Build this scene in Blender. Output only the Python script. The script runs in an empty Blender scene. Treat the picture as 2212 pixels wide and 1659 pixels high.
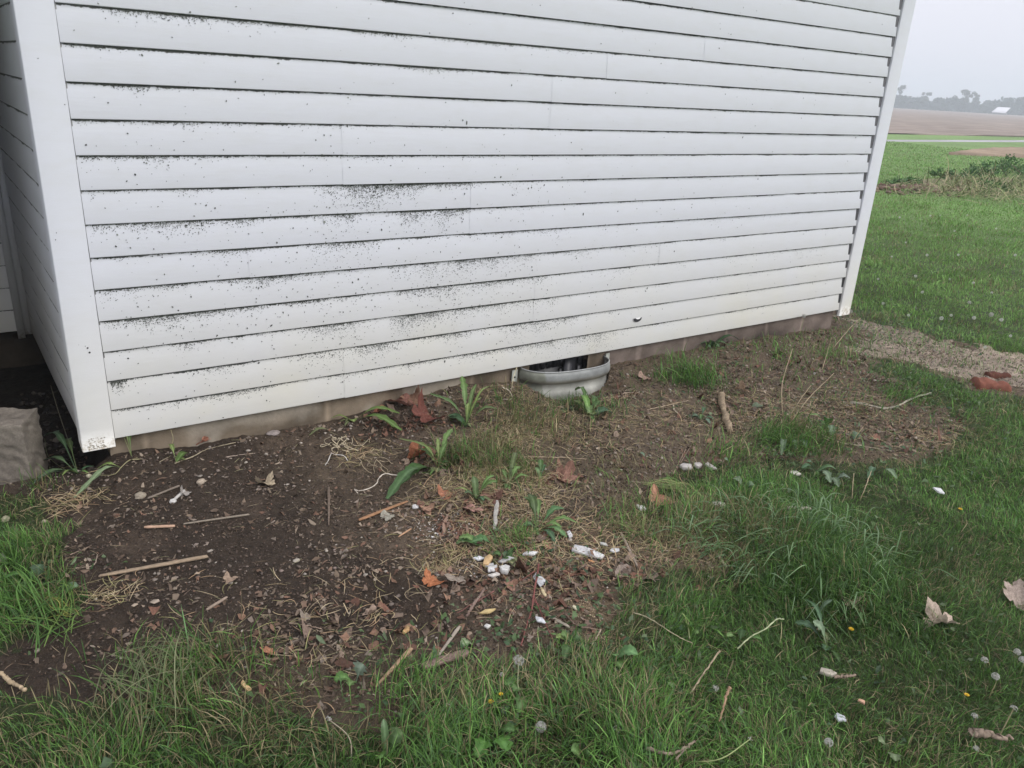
import bpy, math, random
import numpy as np
from mathutils import Matrix, Vector
R = math.radians
rng = np.random.default_rng(7)
random.seed(7)
C = bpy.context.scene
COL = C.collection

# ------------------------------------------------------------------ camera
PW, PH, FPX = 2212.0, 1659.0, 1704.39
CAM = np.array([-0.36879, -3.37199, 1.47875])
YAW, PIT, ROL = R(35.2228), R(20.8911), R(3.2940)
_cy, _sy, _cp, _sp, _cr, _sr = math.cos(YAW), math.sin(YAW), math.cos(PIT), math.sin(PIT), math.cos(ROL), math.sin(ROL)
FW = np.array([_sy*_cp, _cy*_cp, -_sp]); _r = np.array([_cy, -_sy, 0.0]); _u = np.cross(_r, FW)
RT = _cr*_r + _sr*_u; UP = -_sr*_r + _cr*_u
cd = bpy.data.cameras.new('camera'); cam = bpy.data.objects.new('camera', cd); COL.objects.link(cam)
cd.sensor_fit = 'HORIZONTAL'; cd.sensor_width = 36; cd.lens = 36*FPX/PW; cd.clip_start = 0.02; cd.clip_end = 4000
M = Matrix.Identity(4)
for i in range(3):
    M[i][0], M[i][1], M[i][2], M[i][3] = RT[i], UP[i], -FW[i], CAM[i]
cam.matrix_world = M; C.camera = cam

# ------------------------------------------------------------------ world, sun, exposure
SUN_EL, SUN_AZ = 42, 158      # azimuth clockwise from +y
w = bpy.data.worlds.new('World'); C.world = w; w.use_nodes = True
nt = w.node_tree; nt.nodes.clear()
out = nt.nodes.new('ShaderNodeOutputWorld'); bg = nt.nodes.new('ShaderNodeBackground')
sky = nt.nodes.new('ShaderNodeTexSky'); sky.sky_type = 'NISHITA'; sky.sun_disc = False
sky.sun_elevation = R(SUN_EL); sky.sun_rotation = R(SUN_AZ); sky.air_density = 1.0; sky.dust_density = 4.0; sky.altitude = 0
hs = nt.nodes.new('ShaderNodeHueSaturation'); hs.inputs['Saturation'].default_value = 0.10
tc = nt.nodes.new('ShaderNodeTexCoord'); sx = nt.nodes.new('ShaderNodeSeparateXYZ')
mr = nt.nodes.new('ShaderNodeMapRange'); mr.inputs['From Min'].default_value = 0.0; mr.inputs['From Max'].default_value = 1.0
mr.inputs['To Min'].default_value = 7.3; mr.inputs['To Max'].default_value = 9.6
mx = nt.nodes.new('ShaderNodeMix'); mx.data_type = 'RGBA'; mx.inputs['Factor'].default_value = 0.86
cg = nt.nodes.new('ShaderNodeCombineColor')
m1 = nt.nodes.new('ShaderNodeMath'); m1.operation = 'MULTIPLY'; m1.inputs[1].default_value = 0.985
m2 = nt.nodes.new('ShaderNodeMath'); m2.operation = 'MULTIPLY'; m2.inputs[1].default_value = 1.10
L = nt.links.new
L(tc.outputs['Generated'], sx.inputs[0]); L(sx.outputs['Z'], mr.inputs['Value'])
L(mr.outputs[0], cg.inputs[0]); L(mr.outputs[0], m1.inputs[0]); L(m1.outputs[0], cg.inputs[1])
L(mr.outputs[0], m2.inputs[0]); L(m2.outputs[0], cg.inputs[2])
L(sky.outputs[0], hs.inputs['Color']); L(hs.outputs[0], mx.inputs['A']); L(cg.outputs[0], mx.inputs['B'])
L(mx.outputs['Result'], bg.inputs['Color']); bg.inputs['Strength'].default_value = 0.10; L(bg.outputs[0], out.inputs['Surface'])
sd = bpy.data.lights.new('sun', 'SUN'); so = bpy.data.objects.new('sun', sd); COL.objects.link(so)
sd.energy = 1.25; sd.angle = R(40); sd.color = (1, 0.97, 0.93)
az, el = R(SUN_AZ), R(SUN_EL)
so.rotation_euler = (-Vector((math.sin(az)*math.cos(el), math.cos(az)*math.cos(el), math.sin(el)))).to_track_quat('-Z', 'Y').to_euler()
so.location = (4, -6, 9)
C.view_settings.view_transform = 'Standard'; C.view_settings.look = 'None'; C.view_settings.gamma = 1
C.view_settings.exposure = 0.45; C.view_settings.use_curve_mapping = False
C.render.engine = 'CYCLES'; C.cycles.max_bounces = 8; C.cycles.volume_bounces = 1

# ------------------------------------------------------------------ noise + helpers
def _h(ix, iy, s):
    n = (ix.astype(np.int64)*374761393 + iy.astype(np.int64)*668265263 + s*982451653) & 0xffffffff
    n = ((n ^ (n >> 13))*1274126177) & 0xffffffff
    return ((n ^ (n >> 16)) & 0xffff)/65535.0
def vn(x, y, s=0):
    x = np.asarray(x, float); y = np.asarray(y, float)
    ix = np.floor(x); iy = np.floor(y); fx = x-ix; fy = y-iy
    fx = fx*fx*(3-2*fx); fy = fy*fy*(3-2*fy)
    a = _h(ix, iy, s); b = _h(ix+1, iy, s); c = _h(ix, iy+1, s); d = _h(ix+1, iy+1, s)
    return (a*(1-fx)+b*fx)*(1-fy)+(c*(1-fx)+d*fx)*fy - 0.5
def fbm(x, y, f, o=3, s=0):
    t = 0; a = 1.0
    for k in range(o):
        t = t+a*vn(np.asarray(x)*f, np.asarray(y)*f, s+k*17); f *= 2.03; a *= .5
    return t
def ray(px, py):
    return FW+(px-PW/2)/FPX*RT-(py-PH/2)/FPX*UP
def onz(px, py, z):
    d = ray(px, py); t = (z-CAM[2])/d[2]; return CAM+t*d
def ony(px, py, y):
    d = ray(px, py); t = (y-CAM[1])/d[1]; return CAM+t*d
def mz(x0, y0, k):                       # photo crop -> photo coordinates (2212 wide)
    return lambda x, y: ((x0+k*x)*.8848, (y0+k*y)*.8848)
Z1, Z2, Z3, Z4 = mz(0, 750, .3165), mz(700, 850, .3165), mz(1300, 750, .3165), mz(1800, 700, .3165)
Z5, Z6, Z7 = mz(0, 1200, .4069), mz(800, 1200, .4069), mz(1600, 1200, .4069)
ZA, ZB = mz(1300, 1500, .3165), mz(2200, 1400, .2863)
def poly(pts, z=-.16): return np.array([onz(a, b, z)[:2] for a, b in pts])
def inside(P, x, y):
    r = np.zeros(np.shape(x), bool); n = len(P); j = n-1
    for i in range(n):
        xi, yi = P[i]; xj, yj = P[j]
        c = ((yi > y) != (yj > y)) & (x < (xj-xi)*(y-yi)/(yj-yi+1e-12)+xi)
        r ^= c; j = i
    return r
W = 5.006; LAP = 0.127
ZWX = [-.1, 0, .33, .68, 1.0, 1.41, 1.69, 2.0, 2.67, 3.46, 4.43, 5.0, 5.2, 8]
ZWZ = [-.12, -.09, -.106, -.11, -.11, -.075, -.065, -.09, -.105, -.107, -.13, -.148, -.15, -.16]
def gs(x, y, c, r): return np.exp(-((x-c[0])**2+(y-c[1])**2)/(r*r))
HOLE1 = onz(*Z6(300, 610), -.16); HOLE2 = onz(*Z6(650, 410), -.16); TR = onz(*Z6(560, 740), -.16)
MND = onz(1060, 1040, -.15); MND2 = onz(1150, 1190, -.16)
BARE = poly([(20,1075),(110,1095),(150,1160),(135,1250),(160,1300),(120,1370),(0,1400),(0,1460),(110,1480),(250,1490),(330,1510),(420,1540),
 (560,1565),(700,1545),(800,1550),(900,1530),(1000,1490),(1120,1450),(1240,1430),(1330,1400),(1340,1310),(1320,1260),(1470,1250),(1560,1250),(1650,1190),
 (1570,1090),(1440,1060),(1440,1030),(1600,1010),(1700,1000),(1850,1000),(2000,985),(2090,930),(2060,880),(1930,830),(1860,800),(1880,775),(2000,795),(2100,840),
 (2160,850),(2230,845),(2230,785),(2110,752),(1990,722),(1850,690),(1800,655),(400,880),(100,940),(0,860),(-60,1070)])
TAN = poly([(1820,690),(1990,722),(2110,752),(2230,785),(2230,835),(2120,835),(2000,795),(1900,770),(1840,740)])
GPATCH = [(onz(a, b, -.15), r, d, l, dry) for a, b, r, d, l, dry in [
 (1500,818,.13,.9,.07,.05),(1440,822,.07,.5,.05,.05),(1740,945,.15,.8,.06,.25),(1690,960,.1,.8,.06,.1),(1620,1000,.16,.45,.06,.3),(1800,770,.14,.35,.05,.2),(1690,770,.1,.3,.05,.2),
 (1000,1000,.10,.6,.08,.5),(1080,1020,.14,.7,.06,.6),(1060,960,.12,.45,.05,.7),(1160,920,.2,.35,.05,.8),(1300,890,.12,.3,.05,.5),(1240,870,.09,.6,.04,.05),(1120,890,.12,.4,.05,.5),
 (1110,1180,.08,.7,.05,.3),(1180,1230,.06,.2,.04,.6),(1370,1130,.12,.5,.06,.6),(1500,1130,.13,.7,.08,.5),(1560,1180,.12,.5,.06,.6),(1500,760,.12,.4,.04,.1),(1350,1030,.2,.15,.04,.8),
 (900,1500,.12,.5,.06,.1),(600,1490,.12,.25,.05,.5),(300,1450,.10,.25,.06,.5),(440,1450,.11,.5,.09,.35),(1950,850,.12,.9,.04,.03),(1850,880,.12,.2,.04,.6),(100,1060,.05,.5,.06,.4),(1560,1300,.2,.4,.04,.6)]]
def bare(x, y):
    wx = x+.15*fbm(x, y, 3.1, 3, 5)+.06*vn(x*21, y*21, 3)+.03*vn(x*60, y*60, 8); wy = y+.15*fbm(x, y, 3.1, 3, 9)+.06*vn(x*21, y*21, 4)+.03*vn(x*60, y*60, 9)
    return inside(BARE, wx, wy)
def sstep(a, b, t):
    t = np.clip((t-a)/(b-a), 0, 1); return t*t*(3-2*t)
def WELLF(x, y):                         # <1 inside the window well
    return (np.abs((x-2.38)/.325)**2.6+np.abs((y-.03)/.165)**2.6)
def H(x, y):
    x = np.asarray(x, float); y = np.asarray(y, float)
    far = sstep(5, 9, np.hypot(x-1, y+1))
    zw = np.interp(x, ZWX, ZWZ)
    t = sstep(-.35, -.02, y)*sstep(7, 5.2, x)
    z = zw*t+(-.158)*(1-t)
    z = z+(1-far)*(.030*fbm(x, y, 1.3, 3, 1)*(1-.6*t)+.016*fbm(x, y, 8, 3, 2)+.012*fbm(x, y, 30, 3, 3))
    z = z-.075*gs(x, y, HOLE1, .075)-.045*gs(x, y, HOLE2, .07)-.035*gs(x, y, TR, .06)
    z = z+.035*gs(x, y, MND, .2)+.02*gs(x, y, MND2, .15)
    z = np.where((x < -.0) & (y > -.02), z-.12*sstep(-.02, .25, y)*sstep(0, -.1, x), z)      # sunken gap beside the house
    z = z-.085*np.exp(-((x-2.36)/.30)**4-((y+.15)/.13)**2)
    z = np.where((y > -.2) & (WELLF(x, y) < .96), -.62, z)
    m = gs(x/3.0, y, (19.5/3.0, 5.6), 1.5)                                    # low heap of dirt out in the yard
    z = z+.11*m*(1+1.2*fbm(x, y, 1.6, 2, 8))
    z = z+far*.03*fbm(x, y, .25, 2, 6)*sstep(40, 20, np.hypot(x, y))
    return z
def at(px, py, dz=0.0):
    z = -.158
    for _ in range(7):
        p = onz(px, py, z+dz); z = float(H(p[0], p[1]))
    return np.array([p[0], p[1], z+dz])
def dist(p): return float(np.linalg.norm(np.asarray(p)-CAM))
def projpx(x, y, z):
    d = np.stack([x-CAM[0], y-CAM[1], z-CAM[2]], -1)
    a = d@RT; b = d@UP; c = d@FW; c = np.where(c < .05, .05, c)
    return PW/2+FPX*a/c, PH/2-FPX*b/c, (d@FW) > .05

def mesh(name, V, F, mat=None, parent=None, col=None, smooth=False):
    V = np.asarray(V, np.float32).reshape(-1, 3); me = bpy.data.meshes.new(name)
    F = [np.asarray(f, np.int32) for f in F if len(f)]
    me.vertices.add(len(V)); me.vertices.foreach_set('co', V.ravel())
    nl = sum(f.size for f in F); npoly = sum(len(f) for f in F)
    me.loops.add(nl); me.polygons.add(npoly)
    me.loops.foreach_set('vertex_index', np.concatenate([f.ravel() for f in F]))
    tot = np.concatenate([np.full(len(f), f.shape[1], np.int32) for f in F])
    st = np.concatenate([[0], np.cumsum(tot)[:-1]]).astype(np.int32)
    me.polygons.foreach_set('loop_start', st); me.polygons.foreach_set('loop_total', tot)
    if smooth: me.polygons.foreach_set('use_smooth', np.ones(npoly, bool))
    me.update(calc_edges=True)
    if col is not None:
        col = np.asarray(col, np.float32)
        if col.ndim == 1: col = np.tile(col, (len(V), 1))
        if col.shape[1] == 3: col = np.concatenate([col, np.ones((len(col), 1), np.float32)], 1)
        a = me.color_attributes.new('Col', 'FLOAT_COLOR', 'POINT'); a.data.foreach_set('color', col.ravel())
    me.validate()
    o = bpy.data.objects.new(name, me); COL.objects.link(o)
    if mat: me.materials.append(mat)
    if parent: o.parent = parent
    return o
def local(V, org): return np.asarray(V, float)-np.asarray(org, float)
def tag(o, label, cat, group=None, kind=None):
    if label: o['label'] = label
    if cat: o['category'] = cat
    if group: o['group'] = group
    if kind: o['kind'] = kind
    return o
def empty(name, loc, label, cat, group=None):
    o = bpy.data.objects.new(name, None); COL.objects.link(o); o.location = tuple(float(v) for v in loc); o.empty_display_size = .05
    return tag(o, label, cat, group)
class MB:
    def __init__(s): s.V = []; s.F = {}; s.C = []; s.n = 0
    def add(s, V, F, c=(1, 1, 1)):
        V = np.asarray(V, float).reshape(-1, 3); s.V.append(V)
        c = np.asarray(c, float)
        s.C.append(np.tile(c, (len(V), 1)) if c.ndim == 1 else c)
        for f in F:
            s.F.setdefault(len(f), []).append([i+s.n for i in f])
        s.n += len(V)
    def box(s, lo, hi, c=(1, 1, 1)):
        x0, y0, z0 = lo; x1, y1, z1 = hi
        s.add([(x0,y0,z0),(x1,y0,z0),(x1,y1,z0),(x0,y1,z0),(x0,y0,z1),(x1,y0,z1),(x1,y1,z1),(x0,y1,z1)],
              [(0,3,2,1),(4,5,6,7),(0,1,5,4),(1,2,6,5),(2,3,7,6),(3,0,4,7)], c)
    def tube(s, P, r, n=6, c=(1, 1, 1), jit=0):
        P = np.asarray(P, float); m = len(P); r = np.broadcast_to(np.asarray(r, float), (m,)).copy()
        T = np.gradient(P, axis=0); T /= np.linalg.norm(T, axis=1, keepdims=True)+1e-9
        ref = np.array([0, 0, 1.]) if abs(T[0, 2]) < .9 else np.array([1., 0, 0]); V = []
        for i in range(m):
            a = np.cross(T[i], ref); a /= np.linalg.norm(a)+1e-9; b = np.cross(a, T[i]); ref = b
            for k in range(n):
                t = 2*math.pi*k/n; rr = r[i]*(1+jit*(random.random()-.5)*2)
                V.append(P[i]+rr*(a*math.cos(t)+b*math.sin(t)))
        V.append(P[0]); V.append(P[-1]); F = []
        for i in range(m-1):
            for k in range(n):
                F.append((i*n+k, i*n+(k+1) % n, (i+1)*n+(k+1) % n, (i+1)*n+k))
        for k in range(n):
            F.append((m*n, (k+1) % n, k)); F.append((m*n+1, (m-1)*n+k, (m-1)*n+(k+1) % n))
        c = np.asarray(c, float)
        if c.ndim == 2: c = np.concatenate([np.repeat(c, n, 0), c[:1], c[-1:]])
        s.add(V, F, c)
    def build(s, name, mat, parent=None, org=None, smooth=False):
        V = np.concatenate(s.V)
        if org is not None: V = V-np.asarray(org)
        o = mesh(name, V, list(np.array(f) for f in s.F.values()), mat, parent, np.concatenate(s.C), smooth)
        if org is not None and parent is None: o.location = tuple(float(q) for q in org)
        return o
def spline(pts, n=14):
    P = np.asarray(pts, float); m = len(P)
    if m == 2: return P[0]+(P[1]-P[0])*np.linspace(0, 1, n)[:, None]
    Q = np.vstack([2*P[0]-P[1], P, 2*P[-1]-P[-2]]); res = []
    for t in np.linspace(0, m-1-1e-6, n):
        i = int(t); f = t-i; a, b, c, d = Q[i:i+4]
        res.append(.5*((2*b)+(-a+c)*f+(2*a-5*b+4*c-d)*f*f+(-a+3*b-3*c+d)*f**3))
    return np.array(res)

# ------------------------------------------------------------------ materials
def mat(name, rough=.8, attr=True, base=(1, 1, 1), ns=0, na=0, bump=0, bs=60, spec=.3, trans=0, metal=0, dets=4, noise2=None, stretch=None):
    m = bpy.data.materials.new(name); m.use_nodes = True; n = m.node_tree; b = n.nodes['Principled BSDF']; lk = n.links.new
    b.inputs['Roughness'].default_value = rough; b.inputs['Specular IOR Level'].default_value = spec; b.inputs['Metallic'].default_value = metal
    src = None
    if attr:
        a = n.nodes.new('ShaderNodeAttribute'); a.attribute_name = 'Col'; src = a.outputs['Color']
    g = n.nodes.new('ShaderNodeNewGeometry'); pos = g.outputs['Position']
    if stretch:
        mp = n.nodes.new('ShaderNodeMapping'); mp.inputs['Scale'].default_value = stretch; lk(pos, mp.inputs[0]); pos = mp.outputs[0]
    if ns:
        t = n.nodes.new('ShaderNodeTexNoise'); t.inputs['Scale'].default_value = ns; t.inputs['Detail'].default_value = dets; t.inputs['Roughness'].default_value = .6
        lk(pos, t.inputs['Vector'])
        r = n.nodes.new('ShaderNodeMapRange'); r.inputs['From Min'].default_value = .3; r.inputs['From Max'].default_value = .7
        r.inputs['To Min'].default_value = 1-na; r.inputs['To Max'].default_value = 1+na; lk(t.outputs['Fac'], r.inputs['Value'])
        x = n.nodes.new('ShaderNodeVectorMath'); x.operation = 'SCALE'
        if src is not None: lk(src, x.inputs[0])
        else: x.inputs[0].default_value = base
        lk(r.outputs[0], x.inputs['Scale']); src = x.outputs[0]
    if src is not None: lk(src, b.inputs['Base Color'])
    else: b.inputs['Base Color'].default_value = (*base, 1)
    if bump:
        t2 = n.nodes.new('ShaderNodeTexNoise'); t2.inputs['Scale'].default_value = bs; t2.inputs['Detail'].default_value = 6; t2.inputs['Roughness'].default_value = .65
        lk(pos, t2.inputs['Vector']); bp = n.nodes.new('ShaderNodeBump'); bp.inputs['Strength'].default_value = 1; bp.inputs['Distance'].default_value = bump
        lk(t2.outputs['Fac'], bp.inputs['Height']); lk(bp.outputs[0], b.inputs['Normal'])
    if trans:
        o = n.nodes['Material Output']; tr = n.nodes.new('ShaderNodeBsdfTranslucent'); mi = n.nodes.new('ShaderNodeMixShader'); mi.inputs[0].default_value = trans
        if src is not None: lk(src, tr.inputs['Color'])
        lk(b.outputs[0], mi.inputs[1]); lk(tr.outputs[0], mi.inputs[2]); lk(mi.outputs[0], o.inputs['Surface'])
    return m
M_grass = mat('grass_blades', .55, spec=.25, trans=.25)
M_weed = mat('weed_leaf', .45, ns=90, na=.18, spec=.35, trans=.22, bump=.0006, bs=150)
M_dead = mat('dead_leaf', .7, ns=120, na=.3, spec=.2, trans=.1, bump=.0012, bs=120)
M_litter = mat('litter', .85, spec=.15)
M_stone = mat('stone', .85, ns=150, na=.2, bump=.001, bs=200, spec=.2)
M_chip = mat('painted_chip', .7, ns=90, na=.30, bump=.0012, bs=130, spec=.3)
M_wood = mat('split_wood', .75, ns=60, na=.22, bump=.001, bs=120, spec=.2)
M_bark = mat('bark', .9, ns=80, na=.35, bump=.0025, bs=90, spec=.15)
M_stem = mat('stem', .6, ns=60, na=.15, spec=.25)
M_fluff = mat('seed_fluff', .9, spec=.05, trans=.4)
M_blade = M_grass

def siding_mat(name, grime=True):
    m = bpy.data.materials.new(name); m.use_nodes = True; n = m.node_tree; b = n.nodes['Principled BSDF']; lk = n.links.new
    N = n.nodes.new
    b.inputs['Roughness'].default_value = .5; b.inputs['Specular IOR Level'].default_value = .35
    g = N('ShaderNodeNewGeometry'); s = N('ShaderNodeSeparateXYZ'); lk(g.outputs['Position'], s.inputs[0])
    def noise(sc, det, scale=(1, 1, 1), rough=.6):
        mp = N('ShaderNodeMapping'); mp.inputs['Scale'].default_value = scale; lk(g.outputs['Position'], mp.inputs[0])
        t = N('ShaderNodeTexNoise'); t.inputs['Scale'].default_value = sc; t.inputs['Detail'].default_value = det; t.inputs['Roughness'].default_value = rough
        lk(mp.outputs[0], t.inputs['Vector']); return t.outputs['Fac']
    def math_(op, a, bb=None, c=None, clamp=False):
        x = N('ShaderNodeMath'); x.operation = op; x.use_clamp = clamp
        for i, v in enumerate((a, bb, c)):
            if v is None: continue
            if isinstance(v, (int, float)): x.inputs[i].default_value = v
            else: lk(v, x.inputs[i])
        return x.outputs[0]
    def mr_(v, a, b_, c, d):
        x = N('ShaderNodeMapRange'); x.inputs['From Min'].default_value = a; x.inputs['From Max'].default_value = b_; x.inputs['To Min'].default_value = c; x.inputs['To Max'].default_value = d
        lk(v, x.inputs['Value']); return x.outputs[0]
    def mixc(f, A, B):
        x = N('ShaderNodeMix'); x.data_type = 'RGBA'
        lk(f, x.inputs['Factor'])
        for k, v in (('A', A), ('B', B)):
            if isinstance(v, tuple): x.inputs[k].default_value = (*v, 1)
            else: lk(v, x.inputs[k])
        return x.outputs['Result']
    # clean vinyl, a little yellow-green film towards the splash zone at the bottom
    low = mr_(s.outputs['Z'], .05, .75, 1, 0)
    low = math_('MULTIPLY', low, mr_(noise(2.2, 3), .3, .7, .55, 1.15))
    c = mixc(math_('MULTIPLY', low, .85, clamp=True), (.715, .73, .785), (.72, .705, .625))
    c = mixc(mr_(noise(7, 4, (1, 1, 3)), .45, .75, 0, .22), c, (.62, .62, .60))
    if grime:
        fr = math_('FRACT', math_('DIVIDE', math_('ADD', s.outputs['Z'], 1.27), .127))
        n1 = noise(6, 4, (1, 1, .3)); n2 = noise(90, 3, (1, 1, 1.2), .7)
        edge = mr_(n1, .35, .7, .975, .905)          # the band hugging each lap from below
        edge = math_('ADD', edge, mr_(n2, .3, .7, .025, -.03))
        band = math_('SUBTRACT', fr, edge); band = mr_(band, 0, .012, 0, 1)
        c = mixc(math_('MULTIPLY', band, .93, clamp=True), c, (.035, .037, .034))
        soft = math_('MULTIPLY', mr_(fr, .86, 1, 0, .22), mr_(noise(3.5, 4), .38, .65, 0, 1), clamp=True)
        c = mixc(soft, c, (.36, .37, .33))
    else:
        mud = math_('MULTIPLY', mr_(s.outputs['Z'], -.03, .045, 1.0, 0), mr_(noise(38, 5, (1, 1, 1), .7), .46, .60, 0, 1), clamp=True)
        c = mixc(math_('MULTIPLY', mud, .85, clamp=True), c, (.34, .28, .19))
    lk(c, b.inputs['Base Color'])
    t = noise(70, 3, (.12, 1, 1.6)); t2 = noise(1.7, 2)
    bp = N('ShaderNodeBump'); bp.inputs['Distance'].default_value = .0004; bp.inputs['Strength'].default_value = 1; lk(t, bp.inputs['Height'])
    bp2 = N('ShaderNodeBump'); bp2.inputs['Distance'].default_value = .006; bp2.inputs['Strength'].default_value = .6; lk(t2, bp2.inputs['Height']); lk(bp.outputs[0], bp2.inputs['Normal'])
    lk(bp2.outputs[0], b.inputs['Normal'])
    return m
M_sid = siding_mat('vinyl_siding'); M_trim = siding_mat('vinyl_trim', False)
M_mold = mat('mildew', .95, spec=.1)
M_found = mat('parged_block', .92, ns=5, na=.32, bump=.004, bs=45, spec=.15, dets=8)
M_galv = mat('galvanised_steel', .55, ns=9, na=.28, bump=.0012, bs=40, spec=.4, metal=.25, dets=7)
M_dark = mat('dark_window', .35, spec=.4)

def ground_mat():
    m = bpy.data.materials.new('ground'); m.use_nodes = True; n = m.node_tree; b = n.nodes['Principled BSDF']; lk = n.links.new; N = n.nodes.new
    g = N('ShaderNodeNewGeometry'); a = N('ShaderNodeAttribute'); a.attribute_name = 'Col'
    def noise(sc, det, r=.6):
        t = N('ShaderNodeTexNoise'); t.inputs['Scale'].default_value = sc; t.inputs['Detail'].default_value = det; t.inputs['Roughness'].default_value = r; lk(g.outputs['Position'], t.inputs['Vector']); return t.outputs['Fac']
    def mr_(v, c, d, lo=.3, hi=.7):
        x = N('ShaderNodeMapRange'); x.inputs['From Min'].default_value = lo; x.inputs['From Max'].default_value = hi; x.inputs['To Min'].default_value = c; x.inputs['To Max'].default_value = d; lk(v, x.inputs['Value']); return x.outputs[0]
    s1 = N('ShaderNodeVectorMath'); s1.operation = 'SCALE'; lk(a.outputs['Color'], s1.inputs[0]); lk(mr_(noise(28, 7, .7), .55, 1.45), s1.inputs['Scale'])
    s2 = N('ShaderNodeVectorMath'); s2.operation = 'SCALE'; lk(s1.outputs[0], s2.inputs[0]); lk(mr_(noise(170, 4, .7), .7, 1.35), s2.inputs['Scale'])
    v = N('ShaderNodeTexVoronoi'); v.inputs['Scale'].default_value = 190; lk(g.outputs['Position'], v.inputs['Vector'])
    cr = mr_(v.outputs['Distance'], 1, 0, .12, .28)
    sel = N('ShaderNodeSeparateColor'); lk(v.outputs['Color'], sel.inputs[0])
    th = N('ShaderNodeMath'); th.operation = 'GREATER_THAN'; th.inputs[1].default_value = .82; lk(sel.outputs[0], th.inputs[0])
    mu = N('ShaderNodeMath'); mu.operation = 'MULTIPLY'; mu.use_clamp = True; lk(cr, mu.inputs[0]); lk(th.outputs[0], mu.inputs[1])
    mx = N('ShaderNodeMix'); mx.data_type = 'RGBA'; lk(mu.outputs[0], mx.inputs['Factor']); lk(s2.outputs[0], mx.inputs['A'])
    s3 = N('ShaderNodeVectorMath'); s3.operation = 'SCALE'; lk(s2.outputs[0], s3.inputs[0]); s3.inputs['Scale'].default_value = 2.3; lk(s3.outputs[0], mx.inputs['B'])
    lk(mx.outputs['Result'], b.inputs['Base Color']); b.inputs['Roughness'].default_value = .8; b.inputs['Specular IOR Level'].default_value = .25
    b1 = N('ShaderNodeBump'); b1.inputs['Distance'].default_value = .02; lk(noise(55, 8, .7), b1.inputs['Height'])
    b2 = N('ShaderNodeBump'); b2.inputs['Distance'].default_value = .004; lk(noise(260, 4, .7), b2.inputs['Height']); lk(b1.outputs[0], b2.inputs['Normal'])
    lk(b2.outputs[0], b.inputs['Normal']); return m
M_ground = ground_mat()

# ------------------------------------------------------------------ ground: one sheet out to the horizon
def axis(lo, hi, step, end_lo, end_hi, g=1.09):
    a = list(np.arange(lo, hi+1e-6, step)); s = step; v = hi
    while v < end_hi: s *= g; v += s; a.append(v)
    s = step; v = lo; pre = []
    while v > end_lo: s *= g; v -= s; pre.append(v)
    return np.array(pre[::-1]+a)
gx = axis(-.75, 5.7, .011, -900, 1400, 1.05); gy = axis(-3.0, .45, .011, -900, 1400, 1.05)
GX, GY = np.meshgrid(gx, gy); X = GX.ravel(); Y = GY.ravel(); Z = H(X, Y)
DARK = np.array([.058, .042, .030]); MID = np.array([.150, .113, .076]); TANC = np.array([.36, .29, .225]); TURF = np.array([.055, .075, .027])
def soil_col(x, y):
    px, py, ok = projpx(x, y, np.full(np.shape(x), -.15))
    t = np.clip(sstep(0, 1, (px-380)/900+.55*fbm(x, y, 2.5, 3, 31))-.5*gs(x, y, HOLE1, .25)-.3*gs(x, y, TR, .25), 0, 1)[:, None]
    c = DARK*(1-t)+MID*t
    k = sstep(.08, .32, fbm(x, y, 5, 3, 41))[:, None]*.35; c = c*(1-k)+np.array([.15, .11, .08])*k
    for q, r, cc in ((MND2, .16, (.20, .14, .09)), (onz(1180, 1040, -.15), .12, (.21, .145, .09)), (onz(1275, 1310, -.15), .08, (.24, .18, .10)), (onz(1450, 1170, -.15), .13, (.2, .14, .09)), (onz(1060, 1090, -.15), .15, (.19, .13, .09)), (onz(950, 1150, -.15), .10, (.17, .125, .085))):
        a = gs(x, y, q, r)[:, None]*.6; c = c*(1-a)+np.array(cc)*a
    return c
def tan_mask(x, y):
    return inside(TAN, x+.3*fbm(x, y, 2.4, 4, 5)+.12*vn(x*14, y*14, 3), y+.3*fbm(x, y, 2.4, 4, 9)+.12*vn(x*14, y*14, 4))
inb = bare(X, Y); near = np.hypot(X-2, Y+1) < 7
c = np.tile(TURF, (len(X), 1))*(1+.5*fbm(X, Y, .8, 3, 51))[:, None]
far = sstep(7, 16, np.hypot(X, Y))[:, None]
lawnfar = np.array([.17, .27, .085])*(1+.35*fbm(X, Y, .35, 3, 52))[:, None]
c = c*(1-far)+lawnfar*far
sc_ = soil_col(X, Y)
c[inb & near] = sc_[inb & near]
tm = tan_mask(X, Y) & near; c[tm] = (TANC*(1+.5*fbm(X, Y, 7, 3, 53))[:, None])[tm]
hm = gs(X/3.0, Y, (19.5/3.0, 5.6), 1.5)+.55*fbm(X, Y, 1.1, 3, 54)
c[(hm > .45) & (X > 8)] = np.array([.17, .12, .08])
u = X < 0; c[u & (Y > .05)] = np.array([.03, .022, .017])  # gap soil given a darker colour to stand for the shade there
nx, ny = len(gx), len(gy); I = np.arange(nx*ny).reshape(ny, nx)
Fq = np.stack([I[:-1, :-1], I[:-1, 1:], I[1:, 1:], I[1:, :-1]], -1).reshape(-1, 4)
tag(mesh('ground', np.stack([X, Y, Z], 1), [Fq], M_ground, None, c, True), None, None, kind='structure')

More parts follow.
